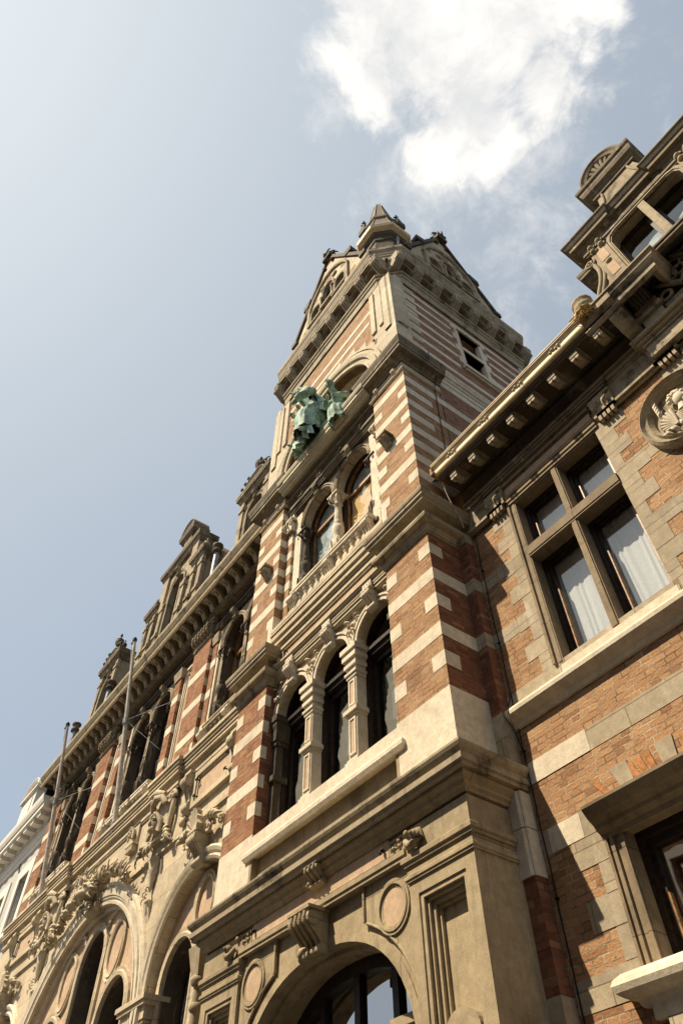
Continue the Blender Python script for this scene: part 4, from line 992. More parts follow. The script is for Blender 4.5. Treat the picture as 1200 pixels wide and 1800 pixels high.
def statue():
    st = thing('bronze_statue', 'green bronze group of draped figures on the ledge under the great arch of the tower', 'statue', (CX, 4.35, 13.9))
    b = MB(); b.box(-7.7, -5.7, 4.4, 4.95, 13.9, 14.12); b.ball((-6.75, 4.6, 14.2), (.6, .3, .35), 14, .5, 2); b.ball((-6.05, 4.6, 14.1), (.4, .3, .3), 12, .5, 5); b.build('rock_base', BRONZE, st)
    seated(st, -6.72, 4.32, 15.05, 1.3, True, 1.0, .02, 1, -.55)
    seated(st, -6.0, 4.5, 14.30, .92, False, 2.2, .14, -1, .3)
    seated(st, -6.98, 4.0, 14.72, .5, False, 3.0, .0, 1, .3)
    def child(x, y, z, s, seed):
        p = lambda a, b_, c, r: (x+a*s, y+b_*s, z+c*s, r*s)
        V = [p(0, 0, .5, .13), p(0, 0, .75, .12), p(.02, -.05, .92, .06), p(.03, -.1, 1.06, .12), p(.17, -.08, .8, .05), p(.3, -.25, .7, .045), p(.36, -.35, .82, .04), p(-.17, -.05, .8, .05), p(-.27, -.1, .56, .045), p(-.24, -.26, .45, .04), p(.09, -.04, .42, .085), p(.11, -.1, .2, .065), p(.1, -.03, .03, .05), p(.12, -.15, 0, .04), p(-.09, -.02, .42, .085), p(-.12, -.04, .2, .065), p(-.12, .02, .03, .05), p(-.14, -.1, 0, .04)]
        o = figure(st, V, [(0, 1), (1, 2), (2, 3), (1, 4), (4, 5), (5, 6), (1, 7), (7, 8), (8, 9), (0, 10), (10, 11), (11, 12), (12, 13), (0, 14), (14, 15), (15, 16), (16, 17)])
        m = MB(); cloak(m, [((x, y, z+.86*s), .13*s, .1*s), ((x, y+.02*s, z+.6*s), .2*s, .14*s), ((x-.03*s, y, z+.35*s), .22*s, .17*s), ((x-.05*s, y-.02*s, z+.12*s), .24*s, .16*s)], 8, .16, 32, seed); m.build('cloak', BRONZE, o)
    child(-7.42, 4.22, 13.95, .9, 1.5)
    d = MB(); v = []; NU, NV = 16, 10
    for j in range(NV+1):
        for i in range(NU+1):
            u, q = i/NU, j/NV; nz = noise.noise(Vector((u*3, q*1.5, 7)))
            v.append((-7.12+.55*u+.1*nz, 4.02-.05*math.sin(u*17+3*nz)*(.3+q)-.06*math.sin(PI*q), 14.5-.72*q-.12*u*q+.05*nz))
    d.add(v, [(j*(NU+1)+i, j*(NU+1)+i+1, (j+1)*(NU+1)+i+1, (j+1)*(NU+1)+i) for j in range(NV) for i in range(NU)], True)
    d.build('hanging_drapery', BRONZE, st)
    st.scale = (.84, .92, .84)
statue()
# ------------------------------------------------------------------ long arcaded range left of the tower
RX0, RX1, WY, GY = -22.45, -9.17, 5.2, 4.98
L = thing('arcade_range', 'long brick and stone range of arches with three gabled dormers, left of the tower', 'building', (-15.5, 5, 0))
CA, CB, CC = -10.75, -15.475, -20.2
PIL = [(-13.10, -12.24), (-18.71, -17.85), (-22.45, -21.6)]
def range_upper():
    lights = [(CA-.53, .46), (CA+.53, .46), (CB-.58, .50), (CB+.58, .50), (CC-.53, .46), (CC+.53, .46)]
    w = MB(); w.wy(rect(RX0, RX1, 8.9, 13.6), [archhole(c, 9.4, 12.25, r, r*1.1, 2, 14) for c, r in lights], WY, 5.6)
    w.box(RX0, RX1, 5.6, 6.0, 13.0, 14.6); w.box(RX0, RX0+.3, 5.21, 12, 0, 14)
    w.build('wall', MOULD, L)
    for a, b in PIL:
        p = MB(); p.box(a, b, 5.05, 5.3, 9.4, 13.3); p.build('brick_pilaster', BRICKR, L)
        s = MB()
        for z in (12.02, 11.17, 10.32): s.box(a-.004, b+.004, 5.045, 5.3, z-.2, z)
        s.box(a-.006, b+.006, 5.043, 5.3, 9.4, 9.62)
        for z in (12.45, 11.6, 10.75): s.box(b-.05, b+.0045, 5.055, 5.3, z-.2, z)
        s.box(b-.1, b+.01, 5.04, 5.3, 9.4, 9.95); s.build('stone_banding', WHITE, L)
        c = MB(); q = [(a, 5.3), (a, 5.05), (b, 5.05), (b, 5.3)]
        c.mould(q, stages((12.82, 12.86, .03), (12.86, 12.9, .015))); c.box(a-.012, b+.012, 5.036, 5.3, 12.9, 13.22)
        for i in range(6):
            x = a+(b-a)*(i+.5)/6; c.leaf((x, 5.03, 12.9), (0, -.25, 1), .26, .065); c.leaf((x+.06, 5.03, 12.95), (0, -.4, 1), .3, .05)
        for sx, x in ((-1, a), (1, b)):
            c.spiral(x, 4.99, 13.16, .075, 1.5, sx, .02); c.leaf((x+sx*.02, 5.1, 12.92), (sx*.4, 0, 1), .28, .06, up=(sx, 0, 0))
        for y in (5.1, 5.2): c.leaf((b+.015, y, 12.92), (.3, 0, 1), .26, .05, up=(1, 0, 0))
        c.mould(q, stages((13.22, 13.27, .05), (13.27, 13.33, .09), (13.33, 13.36, .07))); c.build('pilaster_capital', MOULD, L)
    strips = [(-12.2, -11.98, 5.13), (-9.55, -9.3, 5.13), (-18.97, -18.75, 5.13), (-21.58, -21.4, 5.13)]
    half = [(-14.0, -13.68), (2*CB+13.68, 2*CB+14.0)]
    for a, b, y in strips+[(a, b, 5.06) for a, b in half]:
        p = MB(); p.box(a, b, y, 5.3, 9.4, 12.75); p.build('brick_strip', BRICKR, L)
        s = MB()
        for z in (12.02, 11.17, 10.32): s.box(a-.004, b+.004, y-.005, 5.3, z-.2, z)
        q = [(a, 5.25), (a, y), (b, y), (b, 5.25)]
        split_build(s, 'stone_band', WHITE, L); s = MB(); s.mould(q, stages((9.4, 9.52, .05), (9.52, 9.62, .03), (9.62, 9.66, .045), (9.66, 9.7, .02))); s.build('strip_base', MOULD, L); s = MB(); s.mould(q, stages((12.5, 12.54, .03), (12.7, 12.76, .06))); s.box(a-.02, b+.02, y-.02, 5.3, 12.54, 12.7)
        s.build('strip_capital', MOULD, L)
    for s in (1, -1):
        X = (lambda v: v) if s == 1 else (lambda v: 2*CB-v)
        a, b = sorted((X(-13.66), X(-13.22))); f = MB()
        f.wy(rect(a, b, 9.5, 12.75), [rect(a+.06, b-.06, 9.56, 12.69)], 5.14, 5.2); f.wy(rect(a+.06, b-.06, 9.56, 12.69), [rect(a+.1, b-.1, 9.6, 12.65)], 5.165, 5.2, False); fo = f.build('panel_frame', WHITE, L)
        g = MB(); g.box(a+.1, b-.1, 5.19, 5.22, 9.6, 12.65); g.build('granite_panel', GRANITE, fo)
        for z in (9.85, 12.4): h = MB(); h.tube([(b-.14, 5.19, z), (b-.14, 5.13, z), (b-.14, 5.11, z-.03)], .013, 6); h.tube([(b-.17, 5.12, z+.01), (b-.11, 5.12, z+.01)], .011, 5); h.build('iron_hook', IRON, fo)
    # window surrounds, columns, rails
    for gi, (c, d, r) in enumerate(((CA, .53, .46), (CB, .58, .50), (CC, .53, .46))):
        ar = MB()
        for cx in (c-d, c+d):
            ar.arch(cx, 12.25, r, r*1.1, [(0, WY+.01), (0, 5.15), (.025, 5.15), (.025, 5.165), (.05, 5.165), (.05, 5.14), (.08, 5.14), (.08, 5.16), (.10, 5.16), (.10, WY)], 2, 18)
            console(ar, cx, .13, 5.16, 12.72, 12.95, .14, 1)
        ar.build('archivolt', MOULD, L)
        for x in (c, c-2*d+.02, c+2*d-.02):
            if x > -9.6: continue
            k = MB(); candelabra(k, x, 5.28 if x != c else 5.26, 9.45, 12.2, .115); k.build('candelabra_column', DARKST, L)
        for sx in (-1, 1):
            x = c+sx*(2*d+.13)
            if x < -9.4: k = MB(); k.box(x-.05, x+.05, 5.15, 5.3, 9.42, 12.8); k.build('white_jamb', WHITE, L)
        for cx in (c-d, c+d):
            f = MB(); f.arch(cx, 12.25, r, r*1.1, [(.02, 5.46), (-.07, 5.46), (-.07, 5.54), (.02, 5.54)], 2, 14, leg=9.4); f.box(cx-r, cx+r, 5.46, 5.53, 12.0, 12.09); f.box(cx-.03, cx+.03, 5.47, 5.53, 9.4, 12.0)
            wn = f.build('arched_window', WOODT if gi == 0 else WOOD, L)
            rv = MB(); rv.arch(cx, 12.25, r-.005, r*1.1-.005, [(0, 5.212), (0, 5.58), (.012, 5.58), (.012, 5.212)], 2, 16, leg=9.42); rv.build('shade_lining', DARKST, wn)  # lining painted dark in place of shade inside the window recess
            ah = archhole(cx, 9.4, 12.25, r-.05, r, 2, 12); p = MB().add([(a, 5.51, z) for a, z in ah], [tuple(range(len(ah)))]); p.build('pane', GLASS if gi == 0 else GLASSD, wn)
            if gi == 0: b = MB().add([(cx-r+.08, 5.56, 9.45), (cx+r-.08, 5.56, 9.45), (cx+r-.08, 5.56, 12.0), (cx-r+.08, 5.56, 12.0)], [(0, 1, 2, 3)]); b.build('window_blind', FILM, wn)
        B = MB(); x0, x1 = c-2*d, c+2*d; y = 5.1
        B.box(x0, x1, y-.06, y+.06, 9.4, 9.46); B.mould([(x0, y+.06), (x1, y+.06)], [(0, 9.94), (.1, 9.94), (.11, 9.97), (.14, 9.98), (.14, 10.04), (.155, 10.05), (.155, 10.09), (0, 10.1)])
        bal = B.build('balustrade', WHITE if gi else MOULD, L)
        for sx in (-1, 1):
            for k in range(4): b = MB(); baluster(b, c+sx*(.22+.17*k), y, 9.46, 9.94, .06); b.build('baluster', MOULD, bal)
        for x in (c, x0+.05, x1-.05):
            b = MB(); b.box(x-.07, x+.07, y-.05, y+.06, 9.46, 9.94); console(b, x, .13, y-.04, 9.47, 9.92, .08, 1); b.build('pedestal', WHITE, bal)
    rm = MB(); room(rm, RX0+.4, RX1, 5.58, 9, 9.2, 13.0); rm.build('interior', DARKIN, L)
    e = MB(); p = [(RX0, 5.16), (RX1, 5.16)]
    e.mould(p, stages((12.95, 12.99, .02), (12.99, 13.05, .04), (13.05, 13.09, .07), (13.2, 13.26, .02), (13.26, 13.3, .05)))
    e.build('window_entablature', DARKST, L)
    e = MB(); e.box(RX0, RX1, 5.0, 5.6, 13.36, 13.60); e.mould([(RX0, 5.3), (RX0, 5.0), (RX1, 5.0)], stages((13.34, 13.38, .02), (13.38, 13.44, .05), (13.44, 13.47, .08), (13.47, 13.5, .05)))
    e.build('architrave', SOOTSHADE, L)
    c = MB(); path = [(RX0, 6.5), (RX0, 5.0), (RX1, 5.0)]
    c.mould(path, [(0, 13.80), (.36, 13.79), (.36, 13.70), (.40, 13.70), (.41, 13.76), (.44, 13.78), (.44, 13.84), (.46, 13.86), (.49, 13.92), (.52, 13.98), (.52, 14.03), (0, 14.12)]); c.build('main_cornice', MOULD, L)
    g = MB(); g.tube([(RX0-.5, 4.5, 14.05), (RX1, 4.5, 14.05)], .03, 6); g.tube([(RX0-.5, 4.57, 13.72), (RX1, 4.57, 13.72)], .018, 6); g.build('gutter_edge', GUTTER, L)
    fz = MB(); fz.box(RX0, RX1, 4.985, 5.4, 13.605, 13.82); fz.box(RX0, RX1, 4.62, 5.0, 13.80, 13.83); fz.build('soot_shade_frieze', DARKST, L)  # sooty band and soffit sheet, darkened to imitate shade under the cornice
    n = 32; st = (RX1-RX0-.25)/n
    b = MB(); x = RX0+.18
    b.pxx([(5.0, 13.80), (4.66, 13.80), (4.63, 13.74), (4.64, 13.64), (4.72, 13.60), (4.80, 13.58), (4.84, 13.50), (4.92, 13.44), (5.0, 13.40)], x-.075, x+.075); b.pxx(circ(4.69, 13.66, .06, 10), x-.085, x+.085, True); b.pxx(circ(4.9, 13.47, .045, 10), x-.085, x+.085, True)
    b.leaf((x, 4.82, 13.58), (0, -1, .7), .16, .05); b.box(x-.095, x+.095, 4.61, 5.0, 13.78, 13.80)
    rep(b.build('bracket', MOULD, L), [(st*i, 0, 0) for i in range(1, n)])
    d = MB()
    for i in range(0):
        m = RX0+.18+st*(i+.5); d.py([(m-.13, 13.56), (m+.13, 13.56), (m+.13, 13.68)]+curve(m, 13.62, .1, .12, 2, 6)[0]+[(m-.13, 13.68)], 4.90, 4.99); d.ball((m, 4.93, 13.63), (.06, .05, .05), 6)
    r = MB(); r.add([(RX0-.4, 4.7, 14.1), (RX1, 4.7, 14.1), (RX1, 9.5, 18.2), (RX0-.4, 9.5, 18.2)], [(0, 1, 2, 3)]); r.build('roof', SLATE, L)
    pw = MB(); pw.box(RX0, RX1, 4.72, 5.2, 14.05, 14.28); pw.build('parapet', SOOTSHADE, L)
range_upper()
def urn(mb, x, y, z, s):
    mb.lathe(x, y, [(.16*s, z), (.16*s, z+.06*s), (.07*s, z+.12*s), (.06*s, z+.2*s), (.19*s, z+.42*s), (.21*s, z+.56*s), (.16*s, z+.62*s), (.19*s, z+.66*s), (.1*s, z+.74*s), (.04*s, z+.8*s), (.03*s, z+.86*s), (.07*s, z+.94*s), (.01, z+1.08*s)], 12)
def segped(mb, cx, y0, y1, z, a, h, fan=True):
    mb.box(cx-a-.06, cx+a+.06, y0-.05, y1, z, z+.07)
    pts = [(cx+a, z+.05)]+curve(cx, z+.05, a, h, 2, 16)[0]+[(cx-a, z+.05)]
    mb.py(pts, y0+.06, y1); mb.arch(cx, z+.05, a-.1, h-.1, [(0, y0+.07), (0, y0), (.04, y0-.02), (.06, y0+.01), (.10, y0-.03), (.13, y0-.03), (.13, y1)], 2, 18)
    if fan:
        for k in range(9):
            t = PI*(k+.5)/9; mb.tube([(cx, y0+.05, z+.07), (cx+math.cos(t)*(a-.12)*.9, y0+.03, z+.07+math.sin(t)*(h-.12)*.9)], [.012, .04], 6)
def small_dormer(cx):
    w = MB(); y = 4.98; r = .40
    w.wy([(cx-.72, 14.0), (cx+.72, 14.0), (cx+.72, 16.95), (cx-.72, 16.95)], [archhole(cx, 14.6, 16.15, r, r, 2, 14)], y, y+.15); w.box(cx-.69, cx+.69, 5.62, 5.75, 14, 16.6)
    for s in (-1, 1): w.box(min(cx+s*.715, cx+s*.7), max(cx+s*.715, cx+s*.7), y+.02, 5.7, 14, 16.95)
    dm = w.build('dormer', MOULD, L)
    f = MB(); f.arch(cx, 16.15, r, r, [(0, y+.01), (0, y-.04), (.04, y-.05), (.06, y-.02), (.11, y-.05), (.11, y)], 2, 16, leg=14.6); console(f, cx, .13, y-.03, 16.55, 16.8, .1, 1)
    for s in (-1, 1):
        f.box(min(cx+s*.54, cx+s*.74), max(cx+s*.54, cx+s*.74), y-.09, y, 14.0, 16.85); f.box(min(cx+s*.50, cx+s*.78), max(cx+s*.50, cx+s*.78), y-.13, y, 14.9, 15.02); f.box(min(cx+s*.51, cx+s*.77), max(cx+s*.51, cx+s*.77), y-.12, y, 16.5, 16.62)
        q = []
        for i in range(11): t = i/10; q.append((cx+s*(.84+.42*(1-math.sin(t*PI/2))), 14.3+1.5*t))
        f.py([(cx+s*.7, 14.05), (cx+s*1.35, 14.05), (cx+s*1.35, 14.3)]+q+[(cx+s*.7, 15.8)], y+.02, y+.3)
        f.spiral(cx+s*1.16, y, 14.35, .16, 1.4, s, .04)
    f.build('dormer_trim', MOULD, dm)
    c = MB(); c.mould([(cx-.74, y+.4), (cx-.74, y-.06), (cx+.74, y-.06), (cx+.74, y+.4)], CYMA(16.88, 17.24, .03, .15)); c.box(cx-.74, cx+.74, y-.06, y+.4, 16.85, 17.18); segped(c, cx, y-.14, 5.4, 17.22, .50, .36); c.build('dormer_cornice', SOOTSHADE, dm)
    u = MB(); urn(u, cx, 4.95, 17.66, .75); u.box(cx-.2, cx+.2, 4.86, 5.1, 17.5, 17.68)
    for s in (-1, 1):
        u.spiral(cx+s*.34, 4.88, 17.55, .13, 1.4, s, .045); urn(u, cx+s*.74, 4.95, 17.22, .4)
        for k in range(3): u.leaf((cx+s*(.28+.16*k), 4.9, 17.56-.1*k), (s*.5, -.1, 1), .26, .07)
    u.build('urn', DARKST, dm)
    g = MB(); g.add([(cx-.7, y+.16, 14.3), (cx+.7, y+.16, 14.3), (cx+.7, y+.16, 16.6), (cx-.7, y+.16, 16.6)], [(0, 1, 2, 3)]); g.build('pane', DARKIN, dm)
for c in (CA, CC): small_dormer(c)
def big_dormer(cx):
    y = 4.98; w = MB()
    ol = [(cx-1.83, 14), (cx+1.83, 14), (cx+1.83, 16.75), (cx+1.2, 16.75), (cx+1.2, 18.1), (cx-1.2, 18.1), (cx-1.2, 16.75), (cx-1.83, 16.75)]
    w.wy(ol, [archhole(cx-.0, 14.5, 16.95, .46, .52, 2, 16), archhole(cx-1.1, 14.6, 16.1, .2, .24, 2, 10), archhole(cx+1.1, 14.6, 16.1, .2, .24, 2, 10)], y, y+.16)
    w.box(cx-1.8, cx+1.8, 5.75, 5.9, 14, 16.7); w.box(cx-1.17, cx+1.17, 5.72, 5.9, 16.6, 18.05); w.box(cx+1.81, cx+1.825, y+.01, 5.85, 14, 16.7); w.box(cx-1.825, cx-1.81, y+.01, 5.85, 14, 16.7); w.box(cx+1.18, cx+1.198, y+.01, 5.85, 16.7, 18.1)
    dm = w.build('dormer', MOULD, L)
    f = MB(); f.arch(cx, 16.95, .46, .52, [(0, y+.01), (0, y-.04), (.05, y-.05), (.07, y-.02), (.14, y-.06), (.14, y)], 2, 18, leg=14.5); console(f, cx, .18, y-.04, 17.5, 17.8, .14, 1); f.box(cx-.05, cx+.05, y+.06, y+.16, 14.5, 17.4)
    for s in (-1, 1):
        for x in (.70, 1.30, 1.80): f.box(min(cx+s*(x-.11), cx+s*(x+.11)), max(cx+s*(x-.11), cx+s*(x+.11)), y-.1, y, 14.0, 16.75); f.box(min(cx+s*(x-.15), cx+s*(x+.15)), max(cx+s*(x-.15), cx+s*(x+.15)), y-.14, y, 15.4, 15.52); f.box(min(cx+s*(x-.14), cx+s*(x+.14)), max(cx+s*(x-.14), cx+s*(x+.14)), y-.13, y, 16.45, 16.6)
        f.box(min(cx+s*.8, cx+s*1.2), max(cx+s*.8, cx+s*1.2), y-.08, y, 16.75, 18.1)
        f.spiral(cx+s*1.42, y-.02, 17.42, .2, 1.5, s, .05); urn(f, cx+s*1.75, y, 17.15, .5)
    f.build('dormer_trim', MOULD, dm)
    c = MB()
    for s in (-1, 1):
        a, b = sorted((cx+s*1.2, cx+s*1.86)); path = [(a, y+.2), (a, y-.06), (b, y-.06), (b, y+.5)] if s == 1 else [(a, y+.5), (a, y-.06), (b, y-.06), (b, y+.2)]
        c.mould(path, CYMA(16.8, 17.15, .03, .14)); c.box(a, b, y-.06, y+.5, 16.75, 17.1)
    c.mould([(cx-1.22, y+.5), (cx-1.22, y-.06), (cx+1.22, y-.06), (cx+1.22, y+.5)], CYMA(18.08, 18.42, .03, .14)); c.box(cx-1.22, cx+1.22, y-.06, y+.5, 18.05, 18.4)
    nk = []
    for i in range(11): t = i/10; nk.append((.38+.55*(1-t)**2.2, 18.42+.85*t))
    c.py([(cx+a, z) for a, z in nk]+[(cx-a, z) for a, z in nk[::-1]], y, y+.45); c.py([(cx+a*.7, z) for a, z in nk]+[(cx-a*.7, z) for a, z in nk[::-1]], y-.04, y)
    c.mould([(cx-.40, y+.45), (cx-.40, y-.03), (cx+.40, y-.03), (cx+.40, y+.45)], CYMA(19.22, 19.5, .03, .13)); c.box(cx-.40, cx+.40, y-.03, y+.45, 19.2, 19.45); segped(c, cx, y-.12, 5.4, 19.5, .46, .45); c.build('dormer_cornice', SOOTSHADE, dm)
    r = MB(); r.py([(cx-1.3, 15.5), (cx+1.3, 15.5), (cx+1.3, 17.5), (cx+.4, 18.9), (cx-.4, 18.9), (cx-1.3, 17.5)], 5.7, 9.5); r.build('dormer_roof', SLATE, dm)
    r = MB(); r.box(cx+1.28, cx+1.42, 5.7, 9.5, 17.42, 17.55); r.box(cx+.38, cx+.52, 5.7, 9.5, 18.85, 19.02); r.box(cx+1.26, cx+1.34, 5.7, 9.5, 15.4, 15.6); r.build('roof_edge', GUTTER, dm)
    g = MB(); g.add([(cx-1.5, y+.17, 14.3), (cx+1.5, y+.17, 14.3), (cx+1.3, y+.17, 17.4), (cx-1.3, y+.17, 17.4)], [(0, 1, 2, 3)]); g.build('pane', DARKIN, dm)
big_dormer(CB)
def pots():
    for x, z in ((-12.55, 15.0), (-19.35, 14.6), (-22.2, 14.6)):
        p = MB(); p.tube([(x, 4.88, 14.1), (x, 4.88, z+1.0)], .075, 10); po = p.build('vent_pipe', LEAD, L)
        c = MB(); c.lathe(x, 4.88, [(.08, z+.86), (.14, z+.9), (.14, z+.98), (.10, z+1.04), (.10, z+1.1), (.15, z+1.14), (.15, z+1.2), (.06, z+1.24)], 12); c.build('pipe_cap', DARKST, po)
pots()
def range_ground():
    R, ZC = 2.98, 4.7; r, zc = 1.36, 5.55
    w = MB(); w.wy(rect(RX0, RX1, 0, 8.98), [archhole(CB, 0, ZC, R, R, 2, 30), archhole(CA, 0, zc, r, r, 2, 22), archhole(CC, 0, zc, r, r, 2, 22)], GY, 5.25)
    w.build('ground_wall', PALE, L)
    a = MB(); a.arch(CB, ZC, R, R, [(0, GY+.01), (0, 4.93), (.05, 4.92), (.05, 4.95), (.11, 4.95), (.11, 4.92), (.15, 4.92), (.15, 4.90), (.26, 4.88), (.26, 4.92), (.32, 4.92), (.32, 4.89), (.38, 4.88), (.40, 4.93), (.40, GY)], 2, 40, leg=5.35)
    a.arch(CB, ZC, R, R, [(0, 5.06), (-.07, 5.07), (-.07, 5.2), (0, 5.2)], 2, 40, leg=0)
    for c in (CA, CC): a.arch(c, zc, r, r, [(0, GY+.01), (0, 4.94), (.04, 4.92), (.06, 4.95), (.10, 4.95), (.12, 4.92), (.17, 4.90), (.21, 4.92), (.21, GY)], 2, 28, leg=5.35)
    a.build('archivolt', WHITE, L)
    st = MB()
    path = [(RX0, GY)]
    for p0, p1 in [(-22.45, -21.6)]+[(-18.8, -17.75), (-13.2, -12.14)]:
        if p0 > -22: path += [(p0, GY), (p0, GY-.09), (p1, GY-.09), (p1, GY)]
    path += [(RX1, GY)]
    st.mould(path, stages((8.86, 8.9, .03), (8.9, 8.96, .05), (8.96, 8.99, .03), (8.99, 9.06, .02), (9.06, 9.1, .06), (9.1, 9.17, .12), (9.17, 9.2, .14), (9.2, 9.27, .11), (9.27, 9.33, .15), (9.33, 9.4, .18))); st.box(RX0, RX1, GY+.01, 5.3, 8.9, 9.4)
    st.build('string_course', PALE, L)
    l = MB()
    for x0, x1 in ((RX0, CB-1.55), (CB+1.55, RX1)): l.mould([(x0, GY), (x1, GY)], stages((7.72, 7.75, .02), (7.75, 7.79, .05), (7.79, 7.82, .03)))
    split_build(l, 'ledge_moulding', PALE, L)
    # tympanum of the great arch
    tw = MB(); TYY = 5.15
    hl = [archhole(CB, .1, 6.72, .58, .62, 2, 16), archhole(CB+1.58, .1, 5.5, .6, .65, 2, 14), archhole(CB-1.58, .1, 5.5, .6, .65, 2, 14)]
    tw.wy([(CB-3.05, 0), (CB+3.05, 0), (CB+3.05, 7.9), (CB-3.05, 7.9)], hl, TYY, 5.55); tw.build('tympanum', GRANITE, L)
    fr = MB()
    fr.arch(CB, 6.72, .58, .62, [(0, TYY+.01), (0, 5.10), (.05, 5.09), (.08, 5.11), (.14, 5.10), (.14, TYY)], 2, 22, leg=.1)
    for s in (-1, 1):
        fr.arch(CB+s*1.58, 5.5, .6, .65, [(0, TYY+.01), (0, 5.09), (.06, 5.08), (.09, 5.11), (.14, 5.1), (.14, TYY)], 2, 18, leg=.1)
        ox, oz = CB+s*1.18, 6.72; up, nu = curve(ox, oz, .30, .46, 2, 16); lo = [(p[0], 2*oz-p[1]) for p in up[::-1]][1:]; nl = [(n[0], -n[1]) for n in nu[::-1]][1:]
        fr.sweep(up+lo, nu+nl, [(-.01, TYY), (-.01, 5.11), (.03, 5.09), (.05, 5.11), (.10, 5.10), (.10, TYY)])
        fr.sweep(*curve(CB+s*.95, 7.25, .35, .2, 2, 10), [(0, TYY), (0, 5.1), (.07, 5.1), (.07, TYY)])
    fr.build('tracery_frame', PALE, L)
    for c in (CA, CC):
        t = MB(); t.wy([(c-1.45, 0), (c+1.45, 0), (c+1.45, 7.0), (c-1.45, 7.0)], [archhole(c-.62, .1, 5.45, .52, .58, 2, 14), archhole(c+.62, .1, 5.45, .52, .58, 2, 14)], TYY, 5.55); tt = t.build('tympanum', GRANITE, L)
        f = MB()
        for s in (-1, 1): f.arch(c+s*.62, 5.45, .52, .58, [(0, TYY+.01), (0, 5.09), (.05, 5.08), (.08, 5.11), (.13, 5.1), (.13, TYY)], 2, 16, leg=.1)
        up, nu = curve(c, 6.35, .27, .40, 2, 16); lo = [(p[0], 12.7-p[1]) for p in up[::-1]][1:]; nl = [(n[0], -n[1]) for n in nu[::-1]][1:]
        f.sweep(up+lo, nu+nl, [(-.01, TYY), (-.01, 5.1), (.03, 5.09), (.05, 5.11), (.1, 5.1), (.1, TYY)]); f.build('tracery_frame', PALE, tt)
    for c, hw, zt in ((CB, .58, 7.3), (CB+1.58, .6, 6.1), (CB-1.58, .6, 6.1), (CA-.62, .52, 6.0), (CA+.62, .52, 6.0), (CC-.62, .52, 6.0), (CC+.62, .52, 6.0)):
        g = MB(); f = MB(); f.box(c-hw, c-hw+.05, 5.5, 5.55, 0, zt); f.box(c+hw-.05, c+hw, 5.5, 5.55, 0, zt); wn = f.build('leaded_window', WOOD, L)
        g.add([(c-hw, 5.53, .1), (c+hw, 5.53, .1), (c+hw, 5.53, zt), (c-hw, 5.53, zt)], [(0, 1, 2, 3)]); g.build('pane', GLASSD, wn)
        rv = MB(); rv.arch(c, zt-(.62 if hw < .55 or c == CB else .65)+(.04 if c == CB else .05 if hw > .55 else .07), hw-.006, (.62 if c == CB else .65 if hw > .55 else .58)-.006, [(0, 5.17), (0, 5.54), (.01, 5.54), (.01, 5.17)], 2, 18, leg=.1); rv.build('shade_lining', DARKST, wn)  # dark lining imitates shade within the ground-floor lights
        k = MB(); k.arch(c, zt-.75, hw*.9, .7, [(0, 5.50), (-.02, 5.5), (-.02, 5.53), (0, 5.53)], 2, 12, leg=1)
        z = 3.0
        while z < zt-.1:
            k.tube([(c-hw, 5.52, z), (c+hw, 5.52, z)], .008, 4); z += .22
        for q in range(1, 6): k.tube([(c-hw+2*hw*q/6, 5.52, 3), (c-hw+2*hw*q/6, 5.52, zt-.1)], .008, 4)
        for zz in (4.2, 5.2): k.tube([(c+.2*math.cos(b), 5.515, zz+.28*math.sin(b)) for b in [2*PI*i/14 for i in range(15)]], .01, 4)
        k.build('lead_lattice', LEAD, wn)
    # imposts between the arches
    for x0, x1 in ((-12.78, -12.0), (-18.95, -18.17)):
        i = MB(); q = [(x0, 5.3), (x0, GY), (x1, GY), (x1, 5.3)]
        i.mould(q, stages((5.02, 5.06, .03), (5.06, 5.1, .05), (5.2, 5.24, .05), (5.24, 5.30, .10), (5.30, 5.37, .13))); i.box(x0-.03, x1+.03, GY-.04, 5.3, 5.1, 5.2)
        i.box(x0, x1, GY-.02, 5.3, 4.5, 5.02); mask(i, (x0+x1)/2, GY-.06, 4.85, .34, .36)
        for sx in (-1, 1): i.spiral((x0+x1)/2+sx*.3, GY-.05, 4.9, .1, 1.5, sx, .03)
        i.build('impost', PALE, L)
range_ground()
